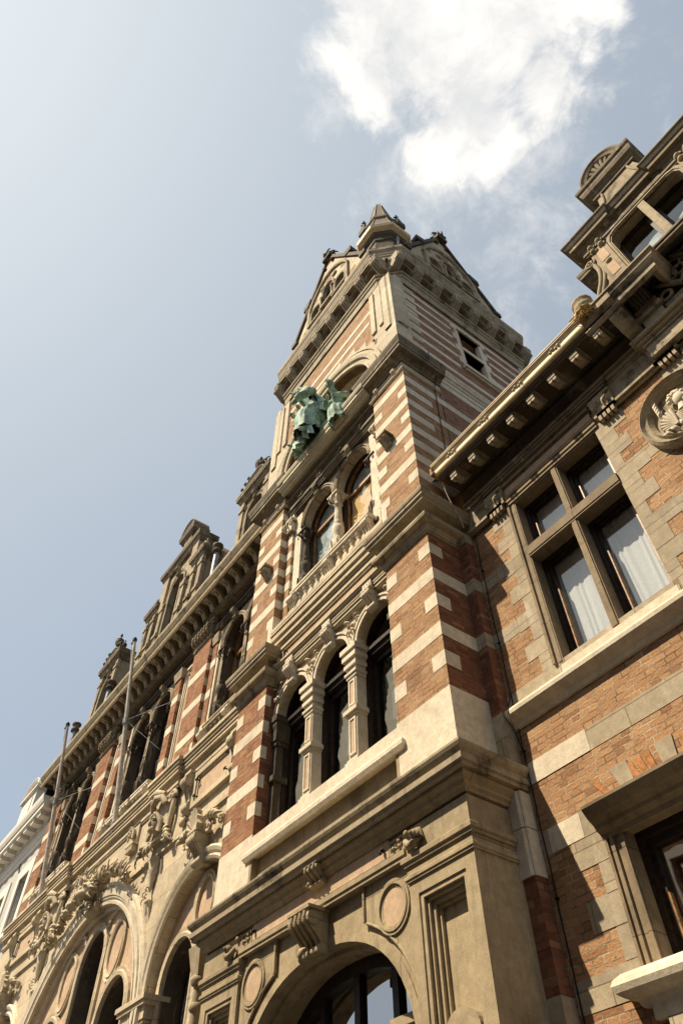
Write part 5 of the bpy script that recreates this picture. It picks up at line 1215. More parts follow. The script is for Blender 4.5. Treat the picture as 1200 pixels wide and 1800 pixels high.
def range_carving():
    for cx in (-12.67, -18.28):
        m = MB(); mask(m, cx, 4.84, 8.30, .62, .62); y = 4.9
        m.py([(cx-.3, 8.0), (cx+.3, 8.0), (cx+.34, 8.5), (cx+.28, 8.85), (cx-.28, 8.85), (cx-.34, 8.5)], 4.86, 5.0)
        m.tube([(cx-.26, 4.8, 8.62), (cx-.2, 4.74, 8.75), (cx, 4.7, 8.8), (cx+.2, 4.74, 8.75), (cx+.26, 4.8, 8.62)], .06, 8)
        m.tube([(cx-.22, 4.78, 8.82), (cx, 4.72, 8.9), (cx+.22, 4.78, 8.82)], [.05, .09, .05], 8)
        for s in (-1, 1):
            m.spiral(cx+s*.36, 4.88, 8.72, .14, 1.6, s, .045); m.spiral(cx+s*.33, 4.88, 8.0, .12, 1.6, -s, .04)
            m.tube([(cx+s*.42, 4.9, 8.66), (cx+s*.45, 4.88, 8.4), (cx+s*.38, 4.88, 8.15)], .05, 7)
            for k in range(4): m.leaf((cx+s*(.36+.05*k), 4.92, 8.0-.02*k), (s*.9, -.3, .2-.35*k), .3, .06)
        for k in range(3): m.leaf((cx-.1+.1*k, 4.86, 7.96), ((k-1)*.3, -.3, -1), .3, .07)
        m.lathe(cx, 4.93, [(.10, 7.72), (.12, 7.64), (.09, 7.5), (.11, 7.45), (.07, 7.38), (.085, 7.33), (.04, 7.24), (.05, 7.2), (.01, 7.1)], 10)
        for k in range(4): m.leaf((cx, 4.9, 7.18-.06*k), ((-1)**k*.6, -.3, -.8), .14, .035)
        m.pxx([(4.98, 6.95), (4.90, 6.95), (4.98, 6.6)], cx-.1, cx+.1)
        m.build('mask_cartouche', CARVE, L)
    for cx in (CB+1.38, CB-1.38):
        k = MB(); mask(k, cx, 4.88, 8.72, .3, .38); k.box(cx-.17, cx+.17, 4.93, 5, 8.45, 8.95)
        for q in range(5): k.box(cx-.15+.065*q, cx-.11+.065*q, 4.86, 4.98, 8.34, 8.46)
        k.box(cx-.19, cx+.19, 4.85, 4.98, 8.46, 8.5); k.build('mask_plaque', CARVE, L)
    m = MB(); c = CB; mask(m, c, 4.72, 8.02, .7, .62, 0, False)
    rd = random.Random(5)
    for k in range(46):
        a = rd.uniform(0, 2*PI); rr = rd.uniform(.16, .34)
        m.leaf((c+math.cos(a)*rr*.8, 4.78+rd.uniform(-.08, .06), 8.04+math.sin(a)*rr), (math.cos(a), -.35, math.sin(a)-.25), rd.uniform(.16, .3), rd.uniform(.03, .055))
    m.ball((c, 4.6, 7.92), (.14, .14, .1), 10); m.ball((c, 4.53, 7.97), (.05, .05, .04), 8)
    console(m, c, .5, 4.98, 7.6, 8.4, .2, 3); m.build('lion_head_keystone', CARVE, L)
    for s in (-1, 1):
        pts = []
        for k in range(13):
            a = PI/2-s*(.09+.042*k); rr = 2.98+.50; pts.append(((CB+rr*math.cos(a), 4.9, 4.7+rr*math.sin(a)), (math.cos(a)*.8, -.1, math.sin(a)*.9)))
        f = MB(); leafrow(f, pts, .26, .055, 11+s, .9); leafrow(f, pts, .2, .07, 21+s, .7)
        for k, (p, d) in enumerate(pts):
            if k % 3 == 0: f.ball((p[0], p[1]-.1, p[2]+.02), .05, 8)
        f.build('oak_garland', CARVE, L)
    for c in (CA, CC):
        k = MB(); console(k, c, .26, GY, 6.85, 7.35, .26, 3)
        for q in range(9):
            a = PI*(q+.5)/9; k.tube([(c, 4.78, 7.36), (c+math.cos(a)*.22, 4.72, 7.4+math.sin(a)*.36)], [.03, .055], 6)
        k.ball((c, 4.82, 7.45), (.18, .1, .2), 10)
        for s in (-1, 1):
            k.spiral(c+s*.34, 4.86, 7.36, .13, 1.6, s, .04); k.spiral(c+s*.62, 4.92, 7.42, .1, 1.4, -s, .03)
            for j in range(3): k.leaf((c+s*(.3+.1*j), 4.9, 7.45), (s*.8, -.2, .5-.3*j), .3, .07)
        k.build('shell_keystone', CARVE, L)
        f = MB(); f.wy(rect(c-.72, c+.72, 8.12, 8.82), [rect(c-.62, c+.62, 8.22, 8.72)], 4.90, GY); f.wy(rect(c-.64, c+.64, 8.2, 8.74), [rect(c-.58, c+.58, 8.26, 8.68)], 4.93, GY, False)
        fo = f.build('panel_frame', PALE, L); g = MB(); g.box(c-.6, c+.6, 4.955, 5, 8.24, 8.7); g.build('granite_panel', GRANITE, fo)
        for x in (-.56, .56):
            for z in (8.30, 8.62): h = MB(); h.tube([(c+x, 4.95, z), (c+x, 4.88, z), (c+x, 4.86, z-.03)], .014, 6); h.tube([(c+x-.04, 4.87, z+.012), (c+x+.04, 4.87, z+.012)], .012, 5); h.build('iron_hook', IRON, fo)
        for s in (-1, 1):
            v = MB(); console(v, c+s*.86, .2, GY, 8.1, 8.84, .16, 1); v.spiral(c+s*.98, 4.92, 8.2, .1, 1.5, s, .03); v.ball((c+s*1.0, 4.93, 8.0), (.09, .06, .09), 8); v.build('side_scroll', CARVE, L)
range_carving()
def downpipe():
    h = MB(); x, y = -9.75, 4.72
    h.add([(x-.17, y-.14, 5.35), (x+.17, y-.14, 5.35), (x+.17, y+.14, 5.35), (x-.17, y+.14, 5.35), (x-.09, y-.08, 5.0), (x+.09, y-.08, 5.0), (x+.09, y+.08, 5.0), (x-.09, y+.08, 5.0)], [(0, 1, 5, 4), (1, 2, 6, 5), (2, 3, 7, 6), (3, 0, 4, 7), (4, 5, 6, 7)])
    h.tube([(x, y, 5.02), (x, y, 0)], .065, 10); h.lathe(x, y, [(.1, 4.9), (.12, 4.94), (.12, 4.98), (.08, 5.02)], 10); h.lathe(x, y, [(.07, 4.6), (.09, 4.62), (.09, 4.68), (.07, 4.7)], 10); h.box(x-.05, x+.05, y, 5.0, 4.63, 4.67)
    h.build('downpipe', MOULD, L)
downpipe()
# ------------------------------------------------------------------ flagpoles
def flagpole(x, zt, yt, label, ln):
    t = thing('flagpole', label, 'flagpole', (x, 4.9, 9.3), 'flagpoles leaning out from the arcaded range')
    a, b = Vector((x, 4.9, 9.25)), Vector((x, yt, zt)); n = 12
    p = MB(); p.tube([a+(b-a)*i/n for i in range(n+1)], [.062-.02*i/n for i in range(n+1)], 10); p.build('pole', POLE, t)
    c = MB(); m = a+(b-a)*.53; d = (b-a).normalized(); c.tube([m-d*.08, m+d*.08], .075, 10); c.tube([a, a+d*.25], .08, 10); c.box(x-.09, x+.09, 4.88, 5.05, 9.2, 9.32); c.build('collar', LEAD, t)
    f = MB(); f.tube([b-d*.03, b+d*.05], .06, 10); f.ball(b+d*.06, .05, 8); f.tube([b+Vector((-.02, 0, -.03)), b+Vector((-.13, -.02, -.05))], .03, 6); f.build('pulley_cap', IRON, t)
    h = MB(); h.tube([b+Vector((-.12, -.02, -.06)), m+Vector((-.10, -.02, .4)), a+Vector((-.10, -.03, 1.2))], .008, 5); h.build('halyard', POLE, t)
    r = MB(); q = m+d*.02; r.tube([q, Vector((x+ln, 5.15, q.z+.12))], .008, 5); r.tube([q, Vector((x+ln*.7, 5.2, q.z-1.0))], .004, 4); r.build('stay_rod', LEAD, t)
    return t
flagpole(-15.40, 14.42, 4.15, 'tall weathered white flagpole leaning out in front of the middle twin window of the range', 1.25)
flagpole(-19.92, 14.2, 4.12, 'weathered white flagpole leaning out near the far left end, beside the white house', 1.2)
# ------------------------------------------------------------------ white house at the far left
def white_house():
    H = thing('white_house', 'white rendered house with a wide modillion cornice beyond the brick range at far left', 'house', (-30, 5.25, 0))
    x0, x1, y = -44, RX0-.02, 5.24
    wins = [(-24.42+.0-2.25*k, -23.5-2.25*k) for k in range(7)]
    w = MB(); w.wy(rect(x0, x1, 0, 13.0), [rect(a, b, z0, z1) for a, b in wins for z0, z1 in ((9.9, 11.5), (6.2, 8.6), (2.4, 5))], y, 5.6); w.build('wall', GPAINT, H)
    t = MB()
    for a, b in wins:
        for z0, z1 in ((9.9, 11.5), (6.2, 8.6), (2.4, 5)):
            t.wy(rect(a-.28, b+.28, z0-.2, z1+.3), [rect(a, b, z0, z1)], y-.05, y+.02); t.box(a-.32, b+.32, y-.18, y, z0-.3, z0-.18)
    t.build('window_surround', WPAINT, H)
    for a, b in wins[:4]:
        f = MB(); f.wy(rect(a, b, 9.9, 11.5), [rect(a+.07, b-.07, 9.97, 11.43)], 5.5, 5.56); f.box((a+b)/2-.03, (a+b)/2+.03, 5.5, 5.56, 9.9, 11.5); fo = f.build('window', WPAINT, H)
        g = MB(); g.add([(a, 5.54, 9.9), (b, 5.54, 9.9), (b, 5.54, 11.5), (a, 5.54, 11.5)], [(0, 1, 2, 3)]); g.build('pane', GLASSD, fo)
    rm = MB(); room(rm, x0, x1, 5.58, 8, 2, 12.8); rm.build('interior', DARKIN, H)
    c = MB(); c.mould([(x0, y), (x1, y)], [(0, 12.25), (.05, 12.25), (.05, 12.4), (.08, 12.42), (.08, 12.8), (.14, 12.84), (.14, 12.92), (.5, 12.95), (.5, 13.08), (.54, 13.1), (.58, 13.2), (.6, 13.3), (.6, 13.36), (0, 13.5)]); c.build('cornice', WPAINT, H)
    m = MB(); m.box(-23.05, -22.75, 4.8, 5.17, 12.80, 12.94); m.box(-23.08, -22.72, 4.77, 5.17, 12.9, 12.955); rep(m.build('modillion', WPAINT, H), [(-.62*k, 0, 0) for k in range(1, 20)])
    r = MB(); r.add([(x0, 4.7, 13.4), (x1, 4.7, 13.4), (x1, 9, 16.5), (x0, 9, 16.5)], [(0, 1, 2, 3)]); r.build('roof', SLATE, H)
    d = MB(); dx = -26.2; d.box(dx-.75, dx+.75, 5.0, 7.5, 13.4, 15.0); segped(d, dx, 4.95, 7.5, 15.0, .85, .5, False); d.box(dx-.45, dx+.45, 4.97, 5.0, 13.9, 14.8); d.build('dormer', WPAINT, H)
    k = MB()
    for x in (-23.1, -24.95, -27.2): k.tube([(x, y-.02, 11.9), (x+.02, y-.05, 12.05), (x-.02, y-.05, 12.2)], .02, 5)
    k.build('wall_anchor', IRON, H)
    g = MB(); g.tube([(RX0-.15, 4.75, 13.45), (RX0-.12, 4.95, 13.2), (RX0-.1, 5.12, 12.9), (RX0-.1, 5.15, 0)], .05, 8); g.box(RX0-.3, RX0, 4.68, 4.95, 13.3, 13.5); g.build('downpipe', IRON, H)
white_house()
# ------------------------------------------------------------------ right wing
W = thing('brick_wing', 'brick wing with stone cross window, deep modillion eaves and gabled dormer, right of the tower', 'building', (-1.5, 5.2, 0))
VY = 5.2; VX1 = 4.2
DX = .13
def wing():
    x0 = TX1
    c1, c2 = -2.63, DX
    holes = [rect(c-.72, c+.72, 6.1, 8.95) for c in (c1, c2)]+[rect(c-.66, c+.66, 3.4, 4.6) for c in (c1, c2)]
    w = MB(); w.wy(rect(x0, VX1, 0, 10.0), holes, VY, 5.6); w.box(VX1-.3, VX1, 5.6, 12, 0, 10)
    w.build('brick_wall', BRICK, W)
    nb = MB(); nb.box(-4.28, -4.13, 5.055, 5.4, 0, 8.9); nb.build('corner_nib', BRICKD, W)  # nib in the brick copy darkened for shade
    s = MB(); f = VY-.004
    for z0, z1 in ((7.86, 8.06), (6.96, 7.16)):
        s.box(-4.13, c1-.8, f, VY+.1, z0, z1); s.box(c1+.8, c2-.8, f, VY+.1, z0-.02, z1-.02)
        s.box(-4.284, -4.126, 5.05, 5.3, z0, z1)
    for z0, z1 in ((6.02, 6.30), (5.25, 5.47)): s.box(-4.13, VX1, f, VY+.1, z0, z1)
    for z0, z1 in ((4.57, 4.79), (3.37, 3.59)): s.box(-4.1, c1-.84, f, VY+.1, z0, z1)
    for z0, z1 in ((4.57, 4.79),): s.box(c1+.84, c2-.84, f, VY+.1, z0, z1)
    for z0, z1 in ((8.75, 8.93), (5.5, 6.05), (2.9, 3.5)): s.box(-4.29, -4.12, 5.045, 5.3, z0, z1)
    # chamfered white stone on the corner nib
    ws = MB()
    for k, (z0, z1) in enumerate(((4.83, 5.18), (4.40, 4.82))):
        ws.pz([(-4.29, 5.035), (-4.16, 5.035), (-4.115, 5.07), (-4.115, 5.22), (-4.29, 5.22)], z0, z1)
    ws.build('corner_stone', WHITE, W)
    # quoins each side of the upper window
    rd = random.Random(4)
    z = 6.3; k = 0
    while z < 8.9:
        h = .215; a = (.16, .31)[k % 2]
        s.box(c1-.80-a, c1-.80, f-.001, VY+.05, z, z+h-.006); b = (.14, .33, .22, .40)[k % 4]
        s.box(c1+.68, c1+.68+b, f-.002, VY+.05, z, z+h-.004); s.box(c2-.80-a, c2-.68, f-.001, VY+.05, z, z+h-.006)
        z += h; k += 1
    z = 3.37; k = 0
    while z < 4.6:
        h = .24; a = (.34, .12)[k % 2]
        s.box(c1-.82-a, c1-.80, f-.0015, VY+.05, z, z+h-.006); s.box(c1+.80, c1+.82+a, f-.0015, VY+.05, z, z+h-.006); z += h; k += 1
    # keystones of the flat brick arch
    for c in (c1, c2):
        for dx in (-.44, 0, .44): s.py([(c+dx*.95-.06, 4.70), (c+dx*.95+.06, 4.70), (c+dx*1.08+.09, 5.0), (c+dx*1.08-.09, 5.0)], VY-.012, VY+.05)
        if True:
            pass
    s.build('stone_dressings', GREYST, W)
    wb = MB(); wb.box(-4.1, -3.32, VY-.007, VY+.05, 5.25, 5.468); wb.build('cleaned_stone', WHITE, W); wb = MB(); wb.box(-4.0, c1-1.0, VY-.007, VY+.05, 4.572, 4.788); wb.build('cleaned_stone', WHITE, W)
    ra = MB()
    for c in (c1, c2):
        for i in range(17):
            a = -.62+1.24*(i+.5)/17; x = c+a
            if min(abs(a-d) for d in (-.43, 0, .43)) < .085: continue
            lean = a*.28
            ra.py([(x-.032, 4.705), (x+.032, 4.705), (x+.034+lean, 4.965), (x-.034+lean, 4.965)], VY-.010, VY+.03)
    split_build(ra, 'arch_brick', BRICKO, W)
    for c in (c1, c2):
        # cross window
        m = MB()
        for k, (a, b) in enumerate(((.80, .765), (.765, .73), (.73, .695))):
            y = VY-.012-.012*(2-k) if k != 1 else VY-.008
            for sx in ((-1,) if c == c1 else (-1, 1)): m.box(min(c+sx*a, c+sx*b), max(c+sx*a, c+sx*b), y, VY+.05, 6.28, 8.9)
        m.box(c-.74, c-.68, VY-.005, 5.6, 6.1, 8.95); m.box(c+.68, c+.74, VY-.0055, 5.6, 6.1, 8.95); m.box(c-.68, c+.68, VY-.003, 5.6, 8.85, 8.96)
        m.mould([(c-.80, VY), (c+.74, VY)], stages((8.85, 8.88, .01), (8.88, 8.93, .03), (8.93, 8.97, .045), (8.97, 9.0, .03), (9.0, 9.05, .05)))
        m.box(c-.80, c+.72, VY-.02, VY+.1, 9.05, 9.22)
        m.mould([(c-.80, VY), (c+.74, VY)], stages((9.21, 9.24, .03), (9.24, 9.28, .06)))
        m.box(c-.05, c+.045, VY-.005, 5.5, 6.2, 8.85); m.box(c-.035, c+.03, VY-.02, VY, 8.0, 8.85); m.box(c-.035, c+.03, VY-.02, VY, 6.25, 7.84)
        m.py([(c-.69, 7.83), (c+.68, 7.83), (c+.68, 8.0), (c-.69, 8.0)], VY-.025, 5.5); m.box(c-.69, c+.68, VY-.035, VY, 7.86, 7.985)
        sf = m.build('stone_cross_window', FRAME, W)
        g = MB(); g.box(c-.77, c+.72, VY-.026, VY, 9.085, 9.205); g.build('granite_strip', GRANITE, sf)
        for x0_, x1_ in ((c-.68, c-.05), (c+.045, c+.68)):
            for z0, z1 in ((8.0, 8.85), (6.2, 7.83)):
                fr = MB(); fr.wy(rect(x0_, x1_, z0, z1), [rect(x0_+.085, x1_-.075, z0+.07, z1-.07)], 5.40, 5.47); fr.wy(rect(x0_, x1_, z0, z1), [rect(x0_+.05, x1_-.045, z0+.04, z1-.04)], 5.36, 5.40)
                fo = fr.build('casement', WOOD, sf)
                tr = MB(); tr.box(x0_+.085, x0_+.10, 5.385, 5.44, z0+.07, z1-.35 if z1 > 8 else z1-.5)
                if x1_ > c+.3: tr.box(x1_-.09, x1_-.045, 5.385, 5.44, z0+.07, z1-.2)
                tr.build('varnished_bead', WOODT, fo)
                p = MB().add([(x0_+.06, 5.445, z0+.05), (x1_-.06, 5.445, z0+.05), (x1_-.06, 5.445, z1-.05), (x0_+.06, 5.445, z1-.05)], [(0, 1, 2, 3)]); p.build('pane', GLASS, fo)
        si = MB(); si.mould([(c-.72, VY), (c+.72, VY)], [(0, 6.06), (.02, 6.06), (.02, 6.2), (-.02, 6.26)]); si.box(c-.71, c+.71, VY-.03, 5.5, 6.1, 6.22); si.build('window_sill', WHITE, sf)
        if c == c1:
            for k, x in enumerate((c-.365, c+.365)):
                cu = MB(); n = 60; rd = random.Random(k+9); ph = [rd.uniform(0, 6) for _ in range(3)]
                v = []
                for j in range(14):
                    q = j/13; z = 8.8-2.55*q
                    for i in range(n+1):
                        u = i/n; xx = x-.29+.58*u; v.append((xx+.01*math.sin(5*q+u*9), 5.50+.008*math.sin(u*31+ph[0]+5*noise.noise(Vector((u*4, q*.7, k*9))))*(.5+.6*q)+.012*noise.noise(Vector((u*9, q*.8, k*5+2))), z))
                cu.add(v, [(j*(n+1)+i, j*(n+1)+i+1, (j+1)*(n+1)+i+1, (j+1)*(n+1)+i) for j in range(13) for i in range(n)], True)
                tag(cu.build('curtain', CURT), 'white pleated net curtain behind the %s lights of the stone cross window' % ('left', 'right')[k], 'curtain', 'net curtains in the cross window')
        rm = MB(); room(rm, c-.75, c+.75, 5.6, 8, 6.0, 9.0); room(rm, c-.8, c+.8, 5.6, 8, 3, 4.9); rm.build('interior', DARKIN, W)
        # lower window
        l = MB(); l.wy(rect(c-.82, c+.82, 3.45, 4.62), [rect(c-.62, c+.62, 3.45, 4.48)], VY-.012, 5.5)
        for a, b, o in ((.80, .775, .03), (.755, .72, .025), (.66, .625, .02)):
            for sx in (-1, 1): l.box(min(c+sx*a, c+sx*b), max(c+sx*a, c+sx*b), VY-.012-o, VY, 3.5, 4.56)
        l.mould([(c-.82, VY), (c+.82, VY)], [(0, 4.46), (.03, 4.46), (.04, 4.5), (.09, 4.53), (.10, 4.56), (.16, 4.60), (.20, 4.65), (.215, 4.67), (.215, 4.695), (0, 4.73)])
        lw = l.build('lower_window', FRAME, W)
        q = MB(); q.mould([(c-.82, 5.3), (c-.82, VY), (c+.82, VY), (c+.82, 5.3)], [(0, 3.28), (.05, 3.29), (.07, 3.33), (.13, 3.35), (.17, 3.38), (.185, 3.42), (.17, 3.46), (.12, 3.5), (-.1, 3.53)]); q.box(c-.8, c+.8, VY-.05, 5.5, 3.2, 3.5); q.build('window_sill', WHITE, lw)
        fr = MB(); fr.wy(rect(c-.62, c+.62, 3.5, 4.5), [rect(c-.52, c+.52, 3.56, 4.36)], 5.38, 5.46); fr.wy(rect(c-.62, c+.62, 3.5, 4.5), [rect(c-.57, c+.57, 3.53, 4.42)], 5.33, 5.38); fr.build('casement', WOOD, lw)
        b = MB(); b.box(c-.52, c-.505, 5.37, 5.42, 3.56, 4.0); b.build('varnished_bead', WOODT, lw)
        p = MB().add([(c-.55, 5.43, 3.5), (c+.55, 5.43, 3.5), (c+.55, 5.43, 4.42), (c-.55, 5.43, 4.42)], [(0, 1, 2, 3)]); p.build('pane', GLASSD, lw)
        bp = MB(); bp.box(c-.7, c+.7, VY-.05, 5.4, 1.9, 3.2); bp.build('breast_panel', GREYST, lw)
    # sill string
    t = MB(); path = [(-4.13, 5.06), (-4.13, VY), (VX1, VY)]
    t.mould([(-4.10, VY), (VX1, VY)], [(0, 5.86), (.03, 5.87), (.05, 5.92), (.10, 5.96), (.11, 5.97), (.13, 5.99), (.135, 6.03), (.12, 6.06), (0, 6.12)]); t.build('sill_course', WHITE, W)
    # upper bands: ledge and consoles, label mould
    u = MB()
    for a, b in ((-4.1, c1-.82), (c1+.82, c2-.82), (c2+.82, VX1)):
        u.box(a, b, VY-.03, VY+.1, 8.93, 9.40); u.mould([(a, VY-.03), (b, VY-.03)], stages((8.90, 8.93, .03), (8.93, 8.97, .06), (8.97, 9.0, .04)))
    u.mould([(-4.1, VY), (VX1, VY)], stages((9.36, 9.40, .04), (9.40, 9.44, .07), (9.44, 9.5, .05), (9.5, 9.53, .09), (9.53, 9.56, .06)))
    u.build('frieze', MOULD, W); u = MB(); u.box(-4.1, VX1, VY-.04, VY+.2, 9.54, 10.0); u.build('soot_shade_frieze', DARKST, W)  # sooty band with the eaves shade painted in
    for c in (c1, c2):
        lm = MB(); lm.mould([(c-.98, VY+.05), (c-.98, VY), (c+.98, VY), (c+.98, VY+.05)], stages((9.28, 9.32, .06), (9.32, 9.36, .10), (9.36, 9.40, .12), (9.40, 9.44, .14))); lm.box(c-.8, c+.78, VY-.04, VY, 9.22, 9.3); lm.build('label_moulding', SOOTSHADE, W)
        for sx in (-1, 1):
            x = c+sx*.94; k = MB()
            k.box(x-.12, x+.12, VY-.06, VY, 8.98, 9.28); k.mould([(x-.13, VY), (x-.13, VY-.06), (x+.13, VY-.06), (x+.13, VY)], stages((8.93, 8.97, .03), (8.97, 8.99, .015), (9.24, 9.28, .03)))
            for q in range(4): k.box(x-.115+.062*q, x-.075+.062*q, VY-.085, VY-.01, 8.84, 8.93)
            k.spiral(x-.05, VY-.07, 9.15, .075, 1.6, 1, .02); k.spiral(x+.07, VY-.07, 9.08, .05, 1.5, -1, .015); k.leaf((x+.02, VY-.06, 9.02), (.6, -.3, .8), .16, .04); k.leaf((x-.1, VY-.06, 9.03), (-.3, -.3, .9), .12, .03); k.leaf((x+.05, VY-.06, 9.2), (1, -.2, .2), .12, .03)
            k.build('carved_corbel', MOULD, W)
    # medallion with portrait relief
    M_ = MB(); mxx, mz = -1.25+.24, 8.10; y = VY
    M_.box(mxx-.4, mxx+.4, y-.006, y+.05, mz-.40, mz+.40)
    up, nu = curve(mxx, mz, .34, .38, 2, 20); lo = [(p[0], 2*mz-p[1]) for p in up[::-1]][1:]; nl = [(n[0], -n[1]) for n in nu[::-1]][1:]
    M_.sweep(up+lo, nu+nl, [(-.02, y), (-.02, y-.05), (.02, y-.10), (.04, y-.07), (.07, y-.08), (.10, y-.12), (.13, y-.09), (.13, y)])
    md = M_.build('portrait_medallion', MOULD, W)
    r = MB(); r.py([(mxx+.33*math.cos(2*PI*i/28), mz+.37*math.sin(2*PI*i/28)) for i in range(28)], y-.02, y+.02)
    # bust turned to the right, with curls, collar and a scrolled shell beside it
    r.ball((mxx+.05, y-.06, mz+.10), (.075, .07, .10), 12); r.ball((mxx+.115, y-.08, mz+.09), (.025, .03, .022), 8); r.ball((mxx+.09, y-.07, mz+.03), (.04, .04, .03), 8); r.ball((mxx+.085, y-.1, mz+.125), (.018, .012, .012), 6)
    rd = random.Random(6)
    for k in range(16):
        q = .3+2.6*k/15; rr = rd.uniform(.085, .125); r.ball((mxx+.02+rr*math.cos(q)*.8, y-.06-rd.uniform(0, .03), mz+.12+rr*math.sin(q)), .028, 6)
    r.tube([(mxx+.04, y-.05, mz+.02), (mxx+.02, y-.05, mz-.08)], [.05, .065], 8)
    for k in range(6):
        u = k/5; r.tube([(mxx-.06, y-.05, mz-.06-.03*k), (mxx+.02+.02*k, y-.09, mz-.12-.03*k), (mxx+.13, y-.05, mz-.07-.025*k)], .02, 6)
    for k in range(8): r.tube([(mxx-.10, y-.04, mz-.16), (mxx-.10-.17*math.cos(k*.3-.5), y-.055, mz-.10+.17*math.sin(k*.3-.5))], [.012, .026], 6)
    for k in range(6): r.leaf((mxx-.2+.08*k, y-.03, mz-.30+.012*abs(k-2)), (.4*(k-2.5), -.3, .8), .13, .035)
    for k in range(4): r.leaf((mxx-.22, y-.03, mz+.05+.05*k), (.3, -.3, .8), .12, .03)
    r.spiral(mxx+.18, y-.05, mz-.05, .09, 1.6, -1, .022); r.build('portrait_relief', WHITE, md); rb = MB(); rb.py([(mxx+.325*math.cos(2*PI*i/28), mz+.365*math.sin(2*PI*i/28)) for i in range(28)], y-.022, y+.01); rb.build('medallion_field', MOULD, md)
    # eaves
    e = MB(); xe0, xe1 = -4.05, -.86; ep = [(xe0, 5.2), (xe0, 5.16), (xe1, 5.16)]
    e.box(xe0, xe1, 4.72, 5.3, 9.80, 9.86)
    e.mould([(xe0, 5.3), (xe0, 5.16), (xe1, 5.16)][1:], [(0, 9.56), (.03, 9.58), (.05, 9.66), (.09, 9.70), (.09, 9.74), (.02, 9.80)])
    e.mould([(xe0, 5.16), (xe1, 5.16)], [(.40, 9.80), (.44, 9.78), (.455, 9.75), (.475, 9.75), (.475, 9.77), (.50, 9.785), (.50, 9.83), (.47, 9.86), (.3, 9.9)]); e.build('eaves', DARKST, W)
    g = MB(); g.mould([(xe0-.02, 5.16), (-1.26, 5.16)], [(.40, 9.85), (.545, 9.85), (.555, 9.87), (.56, 9.93), (.58, 9.985), (.605, 10.0), (.605, 10.04), (.5, 10.06)]); g.tube([(xe0-.02, 4.56, 10.03), (-1.26, 4.56, 10.03)], .016, 6)
    go = g.build('gutter', GUTTER, W)
    o = MB()
    for k in range(4):
        cx = -3.75+.66*k; o = MB()
        for q in range(5): o.ball((cx+.045*q, 4.59-.01*(q % 2), 9.945+.018*math.sin(q*2)), (.024, .012, .02), 6)
        o.tube([(cx-.03, 4.6, 9.93), (cx+.21, 4.6, 9.93)], .006, 4); o.tube([(cx-.02, 4.595, 9.97), (cx+.2, 4.595, 9.97)], .006, 4)
        o.build('gutter_ornament', WHITE, go)
    ru = MB(); ru.box(xe0-.06, xe0-.02, 4.56, 4.9, 9.84, 9.99); ru.ball((xe0-.03, 4.6, 9.88), (.03, .05, .05), 8, .6); ru.build('rusty_stop_end', RUST, go)
    md_ = MB(); x = -3.82
    md_.pxx([(4.98, 9.80), (4.71, 9.80), (4.71, 9.67), (4.75, 9.63), (4.82, 9.66), (4.90, 9.67), (4.98, 9.74)], x-.058, x+.058)
    for sx in (-1, 1): md_.tube([(x+sx*.032, 4.72, 9.635), (x+sx*.032, 4.79, 9.635)], .03, 8)
    md_.box(x-.09, x+.09, 4.72, 5.0, 9.785, 9.80)
    rep(md_.build('modillion', GREYST, W), [(.375*k, 0, 0) for k in range(1, 8)])
    r = MB(); r.add([(x0, 4.75, 10.02), (VX1, 4.75, 10.02), (VX1, 9.3, 14.0), (x0, 9.3, 14.0)], [(0, 1, 2, 3)]); r.build('roof', SLATE, W)
wing()
